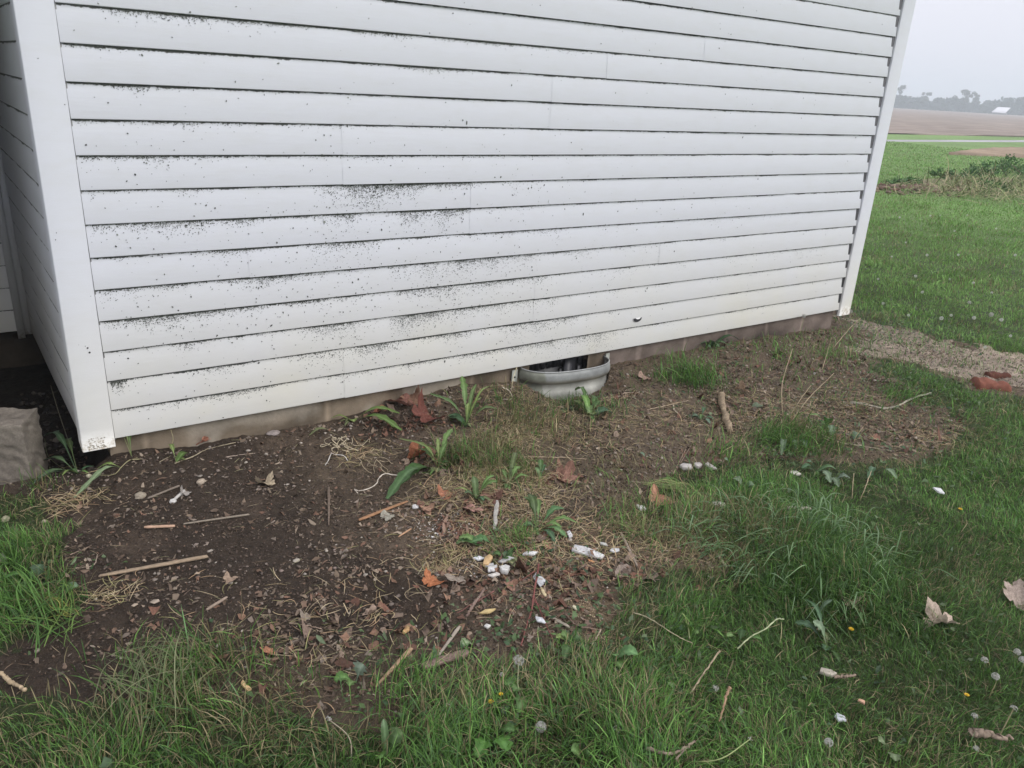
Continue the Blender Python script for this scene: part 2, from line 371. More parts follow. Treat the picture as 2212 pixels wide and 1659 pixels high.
# ------------------------------------------------------------------ road, field, bare strip
def sheet(name, near_pts, far_pts, z, n, m, matl, colr, wob=0, amp=0):
    A = spline(near_pts, n); B = spline(far_pts, n); V = []; 
    for j in range(m):
        t = (j/(m-1))**2.2
        V.append(A*(1-t)+B*t)
    V = np.array(V).reshape(-1, 3)
    V[:n, :2] += wob*fbm(V[:n, 0], V[:n, 1], .6, 3, 61)[:, None]
    V[:, 2] = z+amp*np.abs(fbm(V[:, 0], V[:, 1], 1.1, 3, 62)); V[:n, 2] = z-.10; V[-n:, 2] = z-.10
    I = np.arange(n*m).reshape(m, n); F = np.stack([I[:-1, :-1], I[:-1, 1:], I[1:, 1:], I[1:, :-1]], -1).reshape(-1, 4)
    cc = np.array(colr)*(1+.35*fbm(V[:, 0], V[:, 1], .5, 3, 63))[:, None]
    return tag(mesh(name, V, [F], matl, None, cc, True), None, None, kind='structure')
M_field = mat('tilled_field', .95, ns=.5, na=.25, bump=.08, bs=2.2, spec=.05, dets=8)
M_road = mat('road_asphalt', .85, ns=1.2, na=.08, bump=.003, bs=60, spec=.2)
def G(px, py, z=-.1): return onz(px, py, z)
def ext(a, b, k0, k1):
    d = b-a; return a-d*k0, b+d*k1
r0, r1 = ext(G(1915, 303.6), G(2212, 305.4), 1.5, 3.0); q0, q1 = ext(G(1915, 295.8), G(2212, 297.4), 1.5, 3.0)
sheet('road', [r0, r1], [q0, q1], -.135, 40, 4, M_road, (.40, .395, .41))
f0, f1 = ext(G(1915, 287.5), G(2212, 294), 3, 60)
dn = (f1-f0); dn /= np.linalg.norm(dn); pn = np.array([-dn[1], dn[0], 0])
sheet('field', [f0, f1], [f0+pn*900-dn*500, f1+pn*900+dn*900], -.105, 220, 160, M_field, (.29, .24, .205), 1.5, .05)
b0 = [G(2050, 331), G(2130, 333.5), G(2212, 338), G(2300, 344)]; b1 = [G(2050, 329), G(2130, 317), G(2212, 314), G(2300, 313)]
sheet('bare_soil_strip', b0, b1, -.095, 60, 10, M_field, (.30, .23, .165), 1.2, .05)

# ------------------------------------------------------------------ far woodland and barn
M_far = mat('far_foliage', .9, ns=.15, na=.3, spec=.05)
def clump(mb, c, s, n, rad, colr):
    for _ in range(n):
        d = rng.normal(size=3); d /= np.linalg.norm(d)+1e-9; p = c+d*rad*rng.random()**.45*np.array([1, 1, .8])
        a = rng.normal(size=3); a /= np.linalg.norm(a); b = np.cross(a, d); b /= np.linalg.norm(b)+1e-9
        k = s*(.5+rng.random()); cc = np.array(colr)*(.7+.6*rng.random())
        mb.add([p-a*k, p+b*k*.8, p+a*k, p-b*k*.8], [(0, 1, 2, 3)], cc)
def far_at(px, d):
    r = ray(px, 240); r = r/np.hypot(r[0], r[1]); return CAM+r*d
mb = MB()
for px in np.arange(1780, 2420, 2.0):
    for row in range(2):
        c0 = far_at(px+rng.normal()*1.5, 440+row*14+rng.normal()*6)
        h = (4.1+2.8*fbm(px, 0, .02, 3, 71)+1.6*vn(px*.16, 3, 72))*(1.0+.12*row)
        for z in np.arange(.8, h, 1.7):
            clump(mb, np.array([c0[0], c0[1], z]), .75, 9, 1.7, (.035, .055, .045))
tag(mb.build('woodland', M_far), 'hazy dark line of woods along the far edge of the field', 'woods', kind='stuff')
for i, (px, hh, lab) in enumerate([(1938, 10.2, 'tall round tree poking above the far woods next to the house corner'), (2078, 9.6, 'broad tree rising highest in the middle of the far woods'), (2100, 8.8, 'bare-topped tree just right of the highest tree in the far woods'), (1992, 7.9, 'small domed tree in the far woods left of the middle'), (2200, 7.6, 'dark tree in the far woods to the right of the barn')]):
    p = far_at(px, 432); t = empty('tree', (p[0], p[1], -.1), lab, 'tree', 'taller trees on the horizon')
    m2 = MB(); m2.tube([(0, 0, 0), (.1, 0, hh*.5), (.2, .1, hh*.85)], [.35, .25, .06], 6, (.06, .05, .04))
    for k in range(5):
        a = k*1.3; m2.tube([(0, 0, hh*(.4+.07*k)), (1.5*math.cos(a), 1.5*math.sin(a), hh*(.6+.06*k))], [.12, .04], 5, (.06, .05, .04))
    m2.build('trunk', M_bark, t)
    m3 = MB()
    for k in range(15):
        a = rng.random()*6.28; rr = rng.random()**.5*2.2; zz = hh*(.42+.52*rng.random()); rr *= 1-.5*max(0, zz/hh-.6)
        clump(m3, np.array([rr*math.cos(a), rr*math.sin(a), zz]), .32, 40, 1.0, (.05, .062, .034))
    m3.build('crown', M_far, t)
p = far_at(2160, 405); bt = empty('barn', (p[0], p[1], -.1), 'small distant barn with a pale metal roof in front of the far woods', 'barn')
m2 = MB(); m2.box((-2.6, -1.6, 0), (2.6, 1.6, .9), (.30, .30, .30)); m2.build('wall', M_wood, bt)
m2 = MB(); m2.add([(-2.9, -2.2, .8), (2.1, -2.2, .8), (3.6, 0, 2.9), (-1.2, 0, 2.9), (-2.9, 2.2, .8), (2.1, 2.2, .8), (-2.9, -2.2, .7), (2.1, -2.2, .7)], [(0, 1, 2, 3), (3, 2, 5, 4), (6, 7, 1, 0)], (.85, .85, .88))
m2.build('roof', mat('barn_roof', .4, spec=.5), bt); bt.rotation_euler.z = -YAW-R(25)

# ------------------------------------------------------------------ house
house = empty('house', (0, 0, 0), 'white vinyl sided house wall speckled with black mildew on a block foundation', 'house')
seams = {0: [1.02], 1: [1.02, 3.9], 2: [2.13], 3: [2.13, 4.3], 4: [3.04], 5: [3.04, .6], 6: [1.7], 7: [1.7, 4.1], 8: [1.036], 9: [1.036, 3.3], 10: [2.155], 11: [2.155], 12: [2.5], 13: [3.2], 14: [1.3], 15: [2.0]}
NC = 21
def siding(name, p0, p1, z0, nc, seam, nrm, parent, matl, dep=.0105):
    """lapped courses from p0 to p1 (xy); nrm = outward normal"""
    p0 = np.array(p0, float); p1 = np.array(p1, float); n_ = np.array(nrm, float); Lw = np.linalg.norm(p1-p0); d = (p1-p0)/Lw; mb = MB()
    prof = [(-.016, .0035), (-.0035, .0), (-.0008, .0008), (0, .003), (-dep, LAP+.004)]
    for k in range(nc):
        sm = sorted(seam.get(k, [])); cuts = [0]+sm+[Lw]
        for i in range(len(cuts)-1):
            a, b = cuts[i], cuts[i+1]+(.03 if i < len(cuts)-2 else 0); n = max(2, int((b-a)/.07))
            off = -.0016*(i % 2) if i else 0; dz = -.0022*(i % 2)
            xs = np.linspace(a, b, n); V = []
            for x in xs:
                wv = .0016*float(fbm(x*1.0, k*3.7, 1.2, 2, 81)); wz = .0011*float(vn(x*1.4, k*5.1, 82))
                for (o_, z_) in prof:
                    q = p0+d*x+n_*(o_-off*1.0+wv); V.append((q[0], q[1], z0+k*LAP+z_+dz+wz))
            m_ = len(prof); F = []
            for j in range(n-1):
                for t in range(m_-1): F.append((j*m_+t, (j+1)*m_+t, (j+1)*m_+t+1, j*m_+t+1))
            mb.add(V, F)
    return mb.build(name, matl, parent)
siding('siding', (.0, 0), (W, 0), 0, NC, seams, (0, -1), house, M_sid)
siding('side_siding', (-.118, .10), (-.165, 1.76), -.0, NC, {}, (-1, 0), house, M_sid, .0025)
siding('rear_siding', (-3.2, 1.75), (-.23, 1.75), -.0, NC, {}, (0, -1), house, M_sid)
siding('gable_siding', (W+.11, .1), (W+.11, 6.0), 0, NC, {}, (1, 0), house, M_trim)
TOP = NC*LAP
def post(x0, x1, yf, z0, z1, dep, name, leftret):
    mb = MB(); r = .004; pts = [(x0, yf+dep), (x0, yf+r), (x0+r*.3, yf+r*.3), (x0+r, yf), (x1-r, yf), (x1-r*.3, yf+r*.3), (x1, yf+r), (x1, yf+(.022 if leftret else dep))]
    if not leftret: pts[0] = (x0, yf+.022)
    zz = np.linspace(z0, z1, 30); V = []
    for z in zz:
        for (x, y) in pts: V.append((x+.0012*float(vn(z*2, 1, 91)), y+.0015*float(vn(z*1.5, 2, 92)), z))
    m_ = len(pts); F = [(j*m_+t, j*m_+t+1, (j+1)*m_+t+1, (j+1)*m_+t) for j in range(len(zz)-1) for t in range(m_-1)]
    F.append(tuple(range(m_)))
    mb.add(V, F); mb.build(name, M_trim, house)
post(-.126, -.003, -.012, -.031, TOP, .12, 'corner_trim', True)
post(W+.004, W+.137, -.012, -.048, TOP, .12, 'corner_trim', False)
# dark receiving channels between siding and posts, inner corner trim at the far end of the side wall
mb = MB(); mb.box((W-.022, .0035, -.01), (W+.0035, .02, TOP), (.16, .16, .17)); mb.build('trim_channel', M_mold, house)
mb = MB(); mb.box((-.0028, .009, -.01), (.004, .03, TOP), (.3, .3, .3)); mb.build('trim_channel', M_mold, house)
mb = MB(); mb.box((-.232, 1.70, -.03), (-.196, 1.735, TOP), (1, 1, 1)); mb.box((-.196, 1.715, -.015), (-.158, 1.76, TOP), (1, 1, 1)); mb.build('corner_trim', M_trim, house)
# hollow walls behind so nothing shows through the laps, soffit and roof above the frame
mb = MB(); mb.box((-.09, .021, .002), (W+.09, .16, TOP+.02)); mb.box((-.09, .1605, .002), (.0, 1.9, TOP+.02)); mb.box((-3.2, 1.78, .002), (-.0905, 1.9, TOP+.02)); mb.box((W, .17, .002), (W+.09, 6, TOP+.02)); mb.build('sheathing', mat('sheathing', .9, base=(.25, .2, .15), attr=False), house)
mb = MB(); mb.box((-.45, -.08, TOP+.021), (W+.5, 6.2, TOP+.06), (.75, .75, .75)); mb.box((-.47, -.1, TOP+.0605), (W+.52, 6.22, TOP+.2), (.7, .7, .7))
mb.box((-3.6, 1.3, TOP+.0215), (-.4505, 6.1, TOP+.059), (.75, .75, .75))
mb.build('soffit', M_chip, house)
mb = MB(); mb.box((-.80, .33, -.5), (-.72, 1.74, TOP+.018), (.16, .15, .14)); mb.build('shade_wall', M_wood, house)  # unseen wall added to block light from the side siding
mb = MB(); mb.box((-1.6, .0, 2.0), (-.145, 1.735, 2.1), (.2, .19, .18)); mb.build('shade_slab', M_wood, house)  # unseen slab added overhead to keep sky light off the side siding
mb = MB(); mb.add([(-.55, -.45, TOP+.201), (W+.6, -.45, TOP+.201), (W+.6, 2.9, TOP+1.9), (-.55, 2.9, TOP+1.9), (-.55, 6.3, TOP+.201), (W+.6, 6.3, TOP+.201)], [(0, 1, 2, 3), (3, 2, 5, 4), (0, 3, 4), (1, 5, 2)], (.08, .08, .085)); mb.build('roof', M_stone, house)
# foundation
FC = np.array([.165, .132, .096])
def fwall(mb, x0, x1, z0, z1, y=.03):
    n = max(2, int((x1-x0)/.02)); m_ = max(2, int((z1-z0)/.02)); V = []; cc = []
    for i in range(n+1):
        for j in range(m_+1):
            x = x0+(x1-x0)*i/n; z = z0+(z1-z0)*j/m_
            jt = min(abs((x-.12) % .41), .41-abs((x-.12) % .41)); g = .006*math.exp(-(jt/.009)**2)*(1 if x > 2.7 else .4)
            V.append((x, y+.008*float(fbm(x, z, 9, 3, 95))+g, z))
            k = 1+.8*float(fbm(x, z*1.5, 5, 5, 96)); base = FC*k
            if x > 2.7: base = np.array([.150, .120, .102])*k
            if x < 1.7:
                l = max(0., float(fbm(x, z, 6, 3, 97))*2.2); base = base*(1-min(l, .7))+np.array([.36, .32, .26])*min(l, .7)
            if g > .0015: base = base*1.6
            cc.append(base)
    F = [(i*(m_+1)+j, (i+1)*(m_+1)+j, (i+1)*(m_+1)+j+1, i*(m_+1)+j+1) for i in range(n) for j in range(m_)]
    mb.add(V, F, np.array(cc))
mb = MB(); fwall(mb, -.022, 2.146, -.65, .018); fwall(mb, 2.579, 4.985, -.65, .018); fwall(mb, 2.146, 2.579, -.65, -.47)
mb.box((-.0218, .055, -.6), (.0, 3.6, -.002), FC*.8); mb.box((4.984, .04, -.6), (5.0, 6, -.002), FC); mb.box((-3.2, 1.86, -.6), (-.03, 1.9, -.002), FC*.6)
mb.build('foundation', M_found, house)
mb = MB(); mb.box((2.1465, .075, -.468), (2.5785, .09, .0), (.02, .02, .022))
for k in range(9):
    for z in (-.42, -.30, -.18, -.07):
        x = 2.165+k*.046
        mb.box((x, .066, z), (x+.032, .0748, z+.05+.02*((k*7+int(z*-100)) % 3)), (.035, .035, .038))
mb.box((2.42, .05, -.468), (2.5, .0655, .0), (.03, .03, .034))
mb.build('window', M_dark, house)
# torn flap low on the siding
hc = np.array([2.916, 0, .169]); mb = MB(); th = np.linspace(math.pi*1.0, math.pi*2.05, 16); V = []
for i, t in enumerate(th):
    wd = .015+.012*math.sin((i/15)*math.pi)+(.012 if i < 3 else 0)
    for q in (0, 1): V.append((hc[0]+(.034-q*wd*.5)*math.cos(t), -.0045-.002*q, hc[2]+.012+(.024-q*wd)*math.sin(t)))
mb.add(V, [(2*i, 2*i+1, 2*i+3, 2*i+2) for i in range(15)], (.06, .06, .065)); mb.build('torn_hole', M_mold, house)
mb = MB(); V = []
for i, t in enumerate(th):
    V.append((hc[0]+(.018)*math.cos(t), -.007-.004*math.sin((i/15)*math.pi), hc[2]+.014+.007*math.sin(t))); V.append((hc[0]+.014*math.cos(t), -.006, hc[2]+.018+.002*math.sin(t)))
mb.add(V, [(2*i, 2*i+1, 2*i+3, 2*i+2) for i in range(15)]); mb.build('torn_flap', M_trim, house)

# mildew specks: thousands of little flecks, thickest just under the laps
def wallX(px, py): return ony(px, py, 0)
sp = []
def specks(k, pa, pb, n, spread, big=1.0):
    n = int(n*2.7)      # lap k, between photo columns pa..pb
    # find X at lap height k*LAP for the photo column
    def xat(px):
        lo, hi = 0, W
        for _ in range(40):
            m = (lo+hi)/2; q = projpx(np.array(m), np.array(0.), np.array(k*LAP))[0]
            if q < px: lo = m
            else: hi = m
        return lo
    a, b = xat(pa), xat(pb); c0 = rng.integers(1e6)
    x = a+(b-a)*(1.5*rng.beta(2.1, 2.1, n)-.25); lump = fbm(x, k, 5, 3, int(c0)); keep = rng.random(n) < np.clip(.5+lump*2.0, .03, 1); x = x[keep]
    dz = rng.exponential(spread*.8, len(x))*np.clip(.5+1.6*(fbm(x, k, 4, 2, 77)+.3), .25, 1.8)
    dz = dz % (LAP*1.02); sp.append(np.stack([x, k*LAP-.002-dz, np.full(len(x), big)], 1))
for k, a, b, n, s in [(4,230,450,420,.018),(4,440,760,700,.022),(4,700,1000,1100,.030),(4,980,1160,420,.016),(5,205,420,330,.016),(5,420,640,500,.02),(5,620,1050,1900,.030),(5,1000,1300,420,.018),
  (3,225,442,330,.016),(3,440,760,650,.020),(3,740,1010,950,.026),(3,1000,1230,380,.012),(3,1150,1330,120,.03),(2,240,500,260,.014),(2,700,1000,800,.018),(2,1000,1300,900,.022),(2,1120,1260,450,.035),(2,1300,1700,200,.01),
  (1,250,470,150,.012),(1,440,560,220,.010),(1,560,800,380,.010),(1,800,1160,700,.012),(1,1130,1340,600,.022),(1,1230,1330,300,.04),(1,1300,1780,260,.008),(2,232,270,150,.025),
  (6,200,640,330,.010),(6,600,1200,480,.012),(7,190,500,380,.012),(7,690,1100,1300,.028),(7,440,700,260,.010),(8,180,420,260,.010),(8,738,1030,900,.018),(8,760,830,200,.04),(6,680,800,160,.05),
  (9,170,420,500,.010),(9,420,900,330,.006),(9,730,1200,160,.01),(10,160,420,300,.006),(10,400,900,120,.006),(11,150,420,300,.006),(11,700,1190,500,.006),(12,140,480,260,.006),(12,740,980,220,.006),(13,130,700,500,.008),(13,450,1250,700,.006),
  (5,1230,1850,260,.02),(4,1160,1850,300,.03),(3,1330,1800,150,.02),(6,1150,1860,130,.02),(8,1000,1200,60,.04),(14,600,1600,120,.006)]:
    specks(k, a, b, n, s)
for k in range(1, 14): specks(k, 150, 1150 if k < 9 else 1250, 420 if k < 9 else 330, .0032); specks(k, 1100, 1850, 90, .004)
for k, a, b in ((4, 225, 460), (4, 980, 1160), (5, 480, 1080), (7, 690, 1100), (8, 738, 1030), (9, 170, 430), (2, 980, 1300), (1, 830, 1330), (6, 200, 620), (13, 300, 800), (13, 800, 1250), (3, 700, 1010), (10, 150, 330), (12, 150, 500), (11, 720, 1180)): specks(k, a, b, 260, .0028, 1.15)
n = 1000; xx = 1.1+rng.normal(size=n)*.85; zz = .60+rng.normal(size=n)*.33; sp.append(np.stack([xx, zz, 1.25+.9*rng.random(n)**3], 1))
n = 420; xx = rng.random(n)*W; zz = rng.random(n)*2.0; sp.append(np.stack([xx, zz, 1.3+.8*rng.random(n)**4], 1))
n = 22; xx = rng.random(n)*4; zz = rng.random(n)*1.4; sp.append(np.stack([xx, zz, np.full(n, 3.0)], 1))
S_ = np.concatenate(sp); S_ = S_[(S_[:, 0] > .012) & (S_[:, 0] < W-.04) & (S_[:, 1] > .006)]
fr = (S_[:, 1] % LAP)/LAP; yb = -(0+(-.0105)*fr); wv = .0016*np.array([float(fbm(a*1.0, int(z/LAP)*3.7, 1.2, 2, 81)) for a, z in S_[:, :2]])
yf = yb-wv-.0034
N_ = len(S_); r_ = (.0010+.0015*rng.random(N_)**2)*S_[:, 2]; an = rng.random(N_)*6.28; el_ = .5+.5*rng.random(N_); V = np.zeros((N_, 6, 3))
for j in range(6):
    t = j*math.pi/3; rr = r_*(.65+.6*rng.random(N_)); a = rr*math.cos(t)*1.25; b = rr*math.sin(t)*el_
    V[:, j, 0] = S_[:, 0]+a*np.cos(an)-b*np.sin(an); V[:, j, 2] = S_[:, 1]+a*np.sin(an)+b*np.cos(an); V[:, j, 1] = yf+(.0004 if j % 2 else 0)
cc = np.repeat((np.array([.045, .048, .043])*(1+4.5*rng.random((N_, 1))**2.5)), 6, 0)
o = mesh('mildew_specks', V.reshape(-1, 3), [np.arange(N_*6).reshape(N_, 6)], M_mold, house, cc); o['kind'] = 'stuff'; o['label'] = 'black mildew flecks clustered under the laps of the siding'
# flecks and mud splash on the corner trim
mb = MB()
for i in range(90):
    x = -.105+.065*random.random()+(.03*random.random() if random.random() < .3 else 0); z = -.024+.05*random.random()**1.6
    if z > .1: continue
    r = .0008+.0014*random.random(); a = random.random()*3
    mb.add([(x+r*math.cos(a+t)*1.7, -.0132, z+r*math.sin(a+t)*.8) for t in (0, 1.2, 2.3, 3.3, 4.4, 5.4)], [(5, 4, 3, 2, 1, 0)], random.choice([(.30, .26, .2), (.22, .19, .14), (.38, .32, .24), (.34, .3, .22)]))
for px, py, r in [(189, 752, .0045), (194, 762, .005), (184, 748, .002), (120, 518, .002), (122, 503, .002), (82, 126, .002), (140, 226, .002), (196, 640, .0015), (150, 840, .0015), (170, 745, .0012)]:
    q = ony(px, py, -.0132); mb.add([(q[0]+r*math.cos(t)*(.6+.6*random.random()), -.0133, q[2]+r*math.sin(t)*(.6+.6*random.random())) for t in (0, 1, 2, 3, 4, 5)], [(5, 4, 3, 2, 1, 0)], (.05, .05, .05))
o = mb.build('mud_specks', M_mold, house); o['kind'] = 'stuff'

# ------------------------------------------------------------------ window well
ww = empty('window_well', (2.38, .03, -.15), 'grey galvanised steel window well curving out from the foundation under the siding', 'window well')
def well_path(sc=1.0, n=40):
    P = []
    for t in np.linspace(0, math.pi, n):
        cx, sy_ = -math.cos(t), math.sin(t); e = 2/2.5
        P.append((2.388+.310*sc*math.copysign(abs(cx)**e, cx), .03-.165*sc*abs(sy_)**e))
    return np.array(P)
prof = [(.0, 0), (.0, -.004), (.004, -.008), (.009, -.022), (.011, -.04), (.009, -.058), (.002, -.068), (-.008, -.075), (-.009, -.10), (.0, -.115), (.01, -.14), (-.006, -.19), (.008, -.25), (0, -.5)]
mb = MB(); V = []; cc = []; n = 60; P = well_path(1, n); cen = np.array([2.38, .03])
for i in range(n):
    nr = P[i]-cen; nr = nr/(np.linalg.norm(nr)+1e-9); tilt = -.018-.024*(P[i, 0]-2.05)/.65
    for (o_, z_) in prof:
        q = P[i]+nr*o_; V.append((q[0], q[1], tilt+z_)); k = .9+.25*float(fbm(q[0], z_, 14, 3, 88))
        base = np.array([.30, .31, .30]) if z_ > -.07 else np.array([.38, .38, .34]); 
        if q[0] < 2.16: base = np.array([.26, .27, .22])
        if -.075 < z_ < -.055: base = np.array([.22, .21, .17])
        cc.append(base*k)
m_ = len(prof); mb.add(V, [(i*m_+j, i*m_+j+1, (i+1)*m_+j+1, (i+1)*m_+j) for i in range(n-1) for j in range(m_-1)], np.array(cc))
o = mb.build('shell', M_galv, ww, (2.38, .03, -.15), True); sm = o.modifiers.new('s', 'SOLIDIFY'); sm.thickness = .0015
mb = MB(); rim = [(P[i, 0], P[i, 1], -.018-.024*(P[i, 0]-2.05)/.65+.002) for i in range(n)]; mb.tube(rim, .004, 8, (.36, .37, .36)); mb.build('rim', M_galv, ww, (2.38, .03, -.15), True)
for x0, x1 in ((2.018, 2.056), (2.705, 2.735)):
    mb = MB(); mb.box((x0, .014, -.5), (x1, .017, -.022), (.33, .34, .30)); mb.tube([(x0+.02, .013, -.065), (x0+.02, .018, -.065)], .006, 8, (.05, .05, .05)); mb.build('flange', M_galv, ww, (2.38, .03, -.15))

# ------------------------------------------------------------------ concrete block at left
def rough_block(name, lo, hi, rot, label, cat, colr, amp=.006, div=22, chip=None):
    lo = np.array(lo, float); hi = np.array(hi, float); c0 = np.array([(lo[0]+hi[0])/2, (lo[1]+hi[1])/2, lo[2]]); h = (hi-lo)/2; V = []; F = []; cc = []
    def grid(o, a, b):
        s = len(V)
        for i in range(div+1):
            for j in range(div+1):
                V.append(o+a*i/div+b*j/div)
        for i in range(div):
            for j in range(div): F.append((s+i*(div+1)+j, s+(i+1)*(div+1)+j, s+(i+1)*(div+1)+j+1, s+i*(div+1)+j+1))
    X_, Y_, Z_ = np.array([2*h[0], 0, 0]), np.array([0, 2*h[1], 0]), np.array([0, 0, 2*h[2]]); o = np.array([-h[0], -h[1], 0])
    grid(o+Z_, X_, Y_); grid(o, X_, Z_); grid(o+X_, Y_, Z_); grid(o+X_+Y_, -X_, Z_); grid(o+Y_, -Y_, Z_); 
    V = np.array(V); P = V.copy()
    # round the edges, then roughen
    q = V-np.array([0, 0, h[2]]); lim = h-.004; cl = np.clip(q, -lim, lim); dd = q-cl; ln = np.linalg.norm(dd, axis=1, keepdims=True)+1e-9; V = cl+dd/ln*np.minimum(ln, .004)+np.array([0, 0, h[2]])
    nn = q/h; nn = np.sign(nn)*np.abs(nn)**6; nn /= np.linalg.norm(nn, axis=1, keepdims=True)+1e-9
    f = fbm(P[:, 0]+P[:, 2]*.7+3, P[:, 1]+P[:, 2]*1.3, 30, 4, 33)*1.2; fl = np.floor(fbm(P[:, 0]+9, P[:, 2]+P[:, 1], 9, 2, 35)*5)/5
    f2 = np.abs(fbm(P[:, 0]*1.3+P[:, 2]*.5, P[:, 2]+P[:, 1]*.8, 14, 4, 37))
    V = V+nn*(amp*1.5*f+amp*1.2*fl-amp*1.6*f2)[:, None]
    col = np.array(colr)*(1+.5*fbm(P[:, 0]+P[:, 2], P[:, 1]-P[:, 2], 12, 4, 36))[:, None]
    mb = MB(); mb.add(V, F, col); ob = mb.build(name, M_stone, None); ob.location = tuple(c0); ob.rotation_euler.z = rot
    return tag(ob, label, cat)
rough_block('concrete_block', (-.6075, .0983, -.30), (-.2675, .2863, .112), R(-22.7), 'rough split-face concrete block at the left edge beside the house corner', 'block', (.20, .175, .145), .0048, 56)

# ------------------------------------------------------------------ scattered stuff
def sample(n, polyP, dens=None):
    lo = polyP.min(0); hi = polyP.max(0); x = lo[0]+(hi[0]-lo[0])*rng.random(n); y = lo[1]+(hi[1]-lo[1])*rng.random(n)
    k = inside(polyP, x, y); x, y = x[k], y[k]
    if dens is not None:
        k = rng.random(len(x)) < dens(x, y); x, y = x[k], y[k]
    return x, y
def ok_spot(x, y):
    return ~((y > -.005) & (x > -.09) & (x < W+.13)) & ~((y > -.19) & (WELLF(x, y) < 1.12)) & ~((x < -.30) & (y > .0))
VIS = poly([(-150, 1680), (-150, 850), (0, 800), (150, 800), (1300, 700), (1850, 640), (2290, 700), (2290, 1720)])
def lumps(name, x, y, size, cols, label, flat=.6, sink=.25, matl=M_stone, cat='pebbles'):
    n = len(x); z = H(x, y); g = [(0,0,1),(1,0,.15),(.31,.95,-.1),(-.81,.59,.1),(-.81,-.59,-.1),(.31,-.95,.15),(0,0,-1),(.62,.5,.62),(-.25,.75,.6),(-.8,0,.6),(-.25,-.75,.62),(.62,-.5,.6)]
    g = np.array(g); F0 = [(0,7,8),(0,8,9),(0,9,10),(0,10,11),(0,11,7),(7,2,8),(8,3,9),(9,4,10),(10,5,11),(11,1,7),(7,1,2),(8,2,3),(9,3,4),(10,4,5),(11,5,1),(6,2,1),(6,3,2),(6,4,3),(6,5,4),(6,1,5)]
    P = g[None]*(1+.28*rng.normal(size=(n, 12, 3)).clip(-1.5, 1.5)); sc = size[:, None]*(np.array([[1, .75, flat]])*(.75+.5*rng.random((n, 3)))); P = P*sc[:, None, :]
    a = rng.random(n)*6.28; ca, sa = np.cos(a)[:, None], np.sin(a)[:, None]
    V = np.stack([P[..., 0]*ca-P[..., 1]*sa+x[:, None], P[..., 0]*sa+P[..., 1]*ca+y[:, None], P[..., 2]+(z+sc[:, 2]*(1-2*sink)*.9)[:, None]], -1)
    F = (np.array(F0)[None]+12*np.arange(n)[:, None, None]).reshape(-1, 3)
    cc = np.asarray(cols)[rng.integers(0, len(cols), n)]*(.7+.6*rng.random((n, 1))); cc = np.repeat(cc, 12, 0)
    return tag(mesh(name, V.reshape(-1, 3), [F], matl, None, cc), label, cat, kind='stuff')
BV = BARE.copy()
# soil crumbs
x, y = sample(150000, BV, lambda x, y: np.where(bare(x, y) & ok_spot(x, y) & ~tan_mask(x, y), np.clip(.5+1.5*fbm(x, y, 4, 3, 21), .12, 1)*np.clip(1.3-np.hypot(x, y+1)/5, .25, 1), 0))
s = .0016+.0050*rng.random(len(x))**4; 
n1 = min(len(x), 38000); sel = rng.permutation(len(x))[:n1]; x, y, s = x[sel], y[sel], s[sel]
dk = soil_col(x, y)
lump = lumps('soil_crumbs', x, y, s, [(.08, .06, .048), (.055, .042, .034), (.13, .10, .078), (.10, .076, .06)], 'loose crumbs of dark damp soil', .75, .3, M_litter, 'soil crumbs')
# pebbles
x, y = sample(60000, BV, lambda x, y: np.where(bare(x, y) & ok_spot(x, y), np.clip(.25+1.8*fbm(x, y, 3, 3, 22)+.5*gs(x, y, onz(1650, 800, -.15), .6)+.9*tan_mask(x, y)+.9*gs(x, y, onz(*Z6(700, 200), -.15), .09), .08, 1)*.55, 0))
s = .0016+.0095*rng.random(len(x))**4; lumps('gravel', x, y, s, [(.22, .18, .15), (.28, .24, .20), (.15, .12, .10), (.36, .32, .27), (.20, .155, .13), (.13, .105, .085)], 'small tan and grey pebbles strewn over the bare soil', .6, .3)
# pale crumbled mortar grit
g0 = onz(*Z6(700, 220), -.15); n = 420; x = g0[0]+rng.normal(size=n)*.06; y = g0[1]+rng.normal(size=n)*.05; g1 = onz(1060, 1230, -.15); x = np.concatenate([x, g1[0]+rng.normal(size=260)*.08]); y = np.concatenate([y, g1[1]+rng.normal(size=260)*.06])
lumps('white_grit', x, y, .0012+.004*rng.random(len(x))**4, [(.55, .52, .48), (.42, .38, .33), (.65, .63, .60)], 'pale crumbs of broken mortar near the plaster chips', .7, .2)

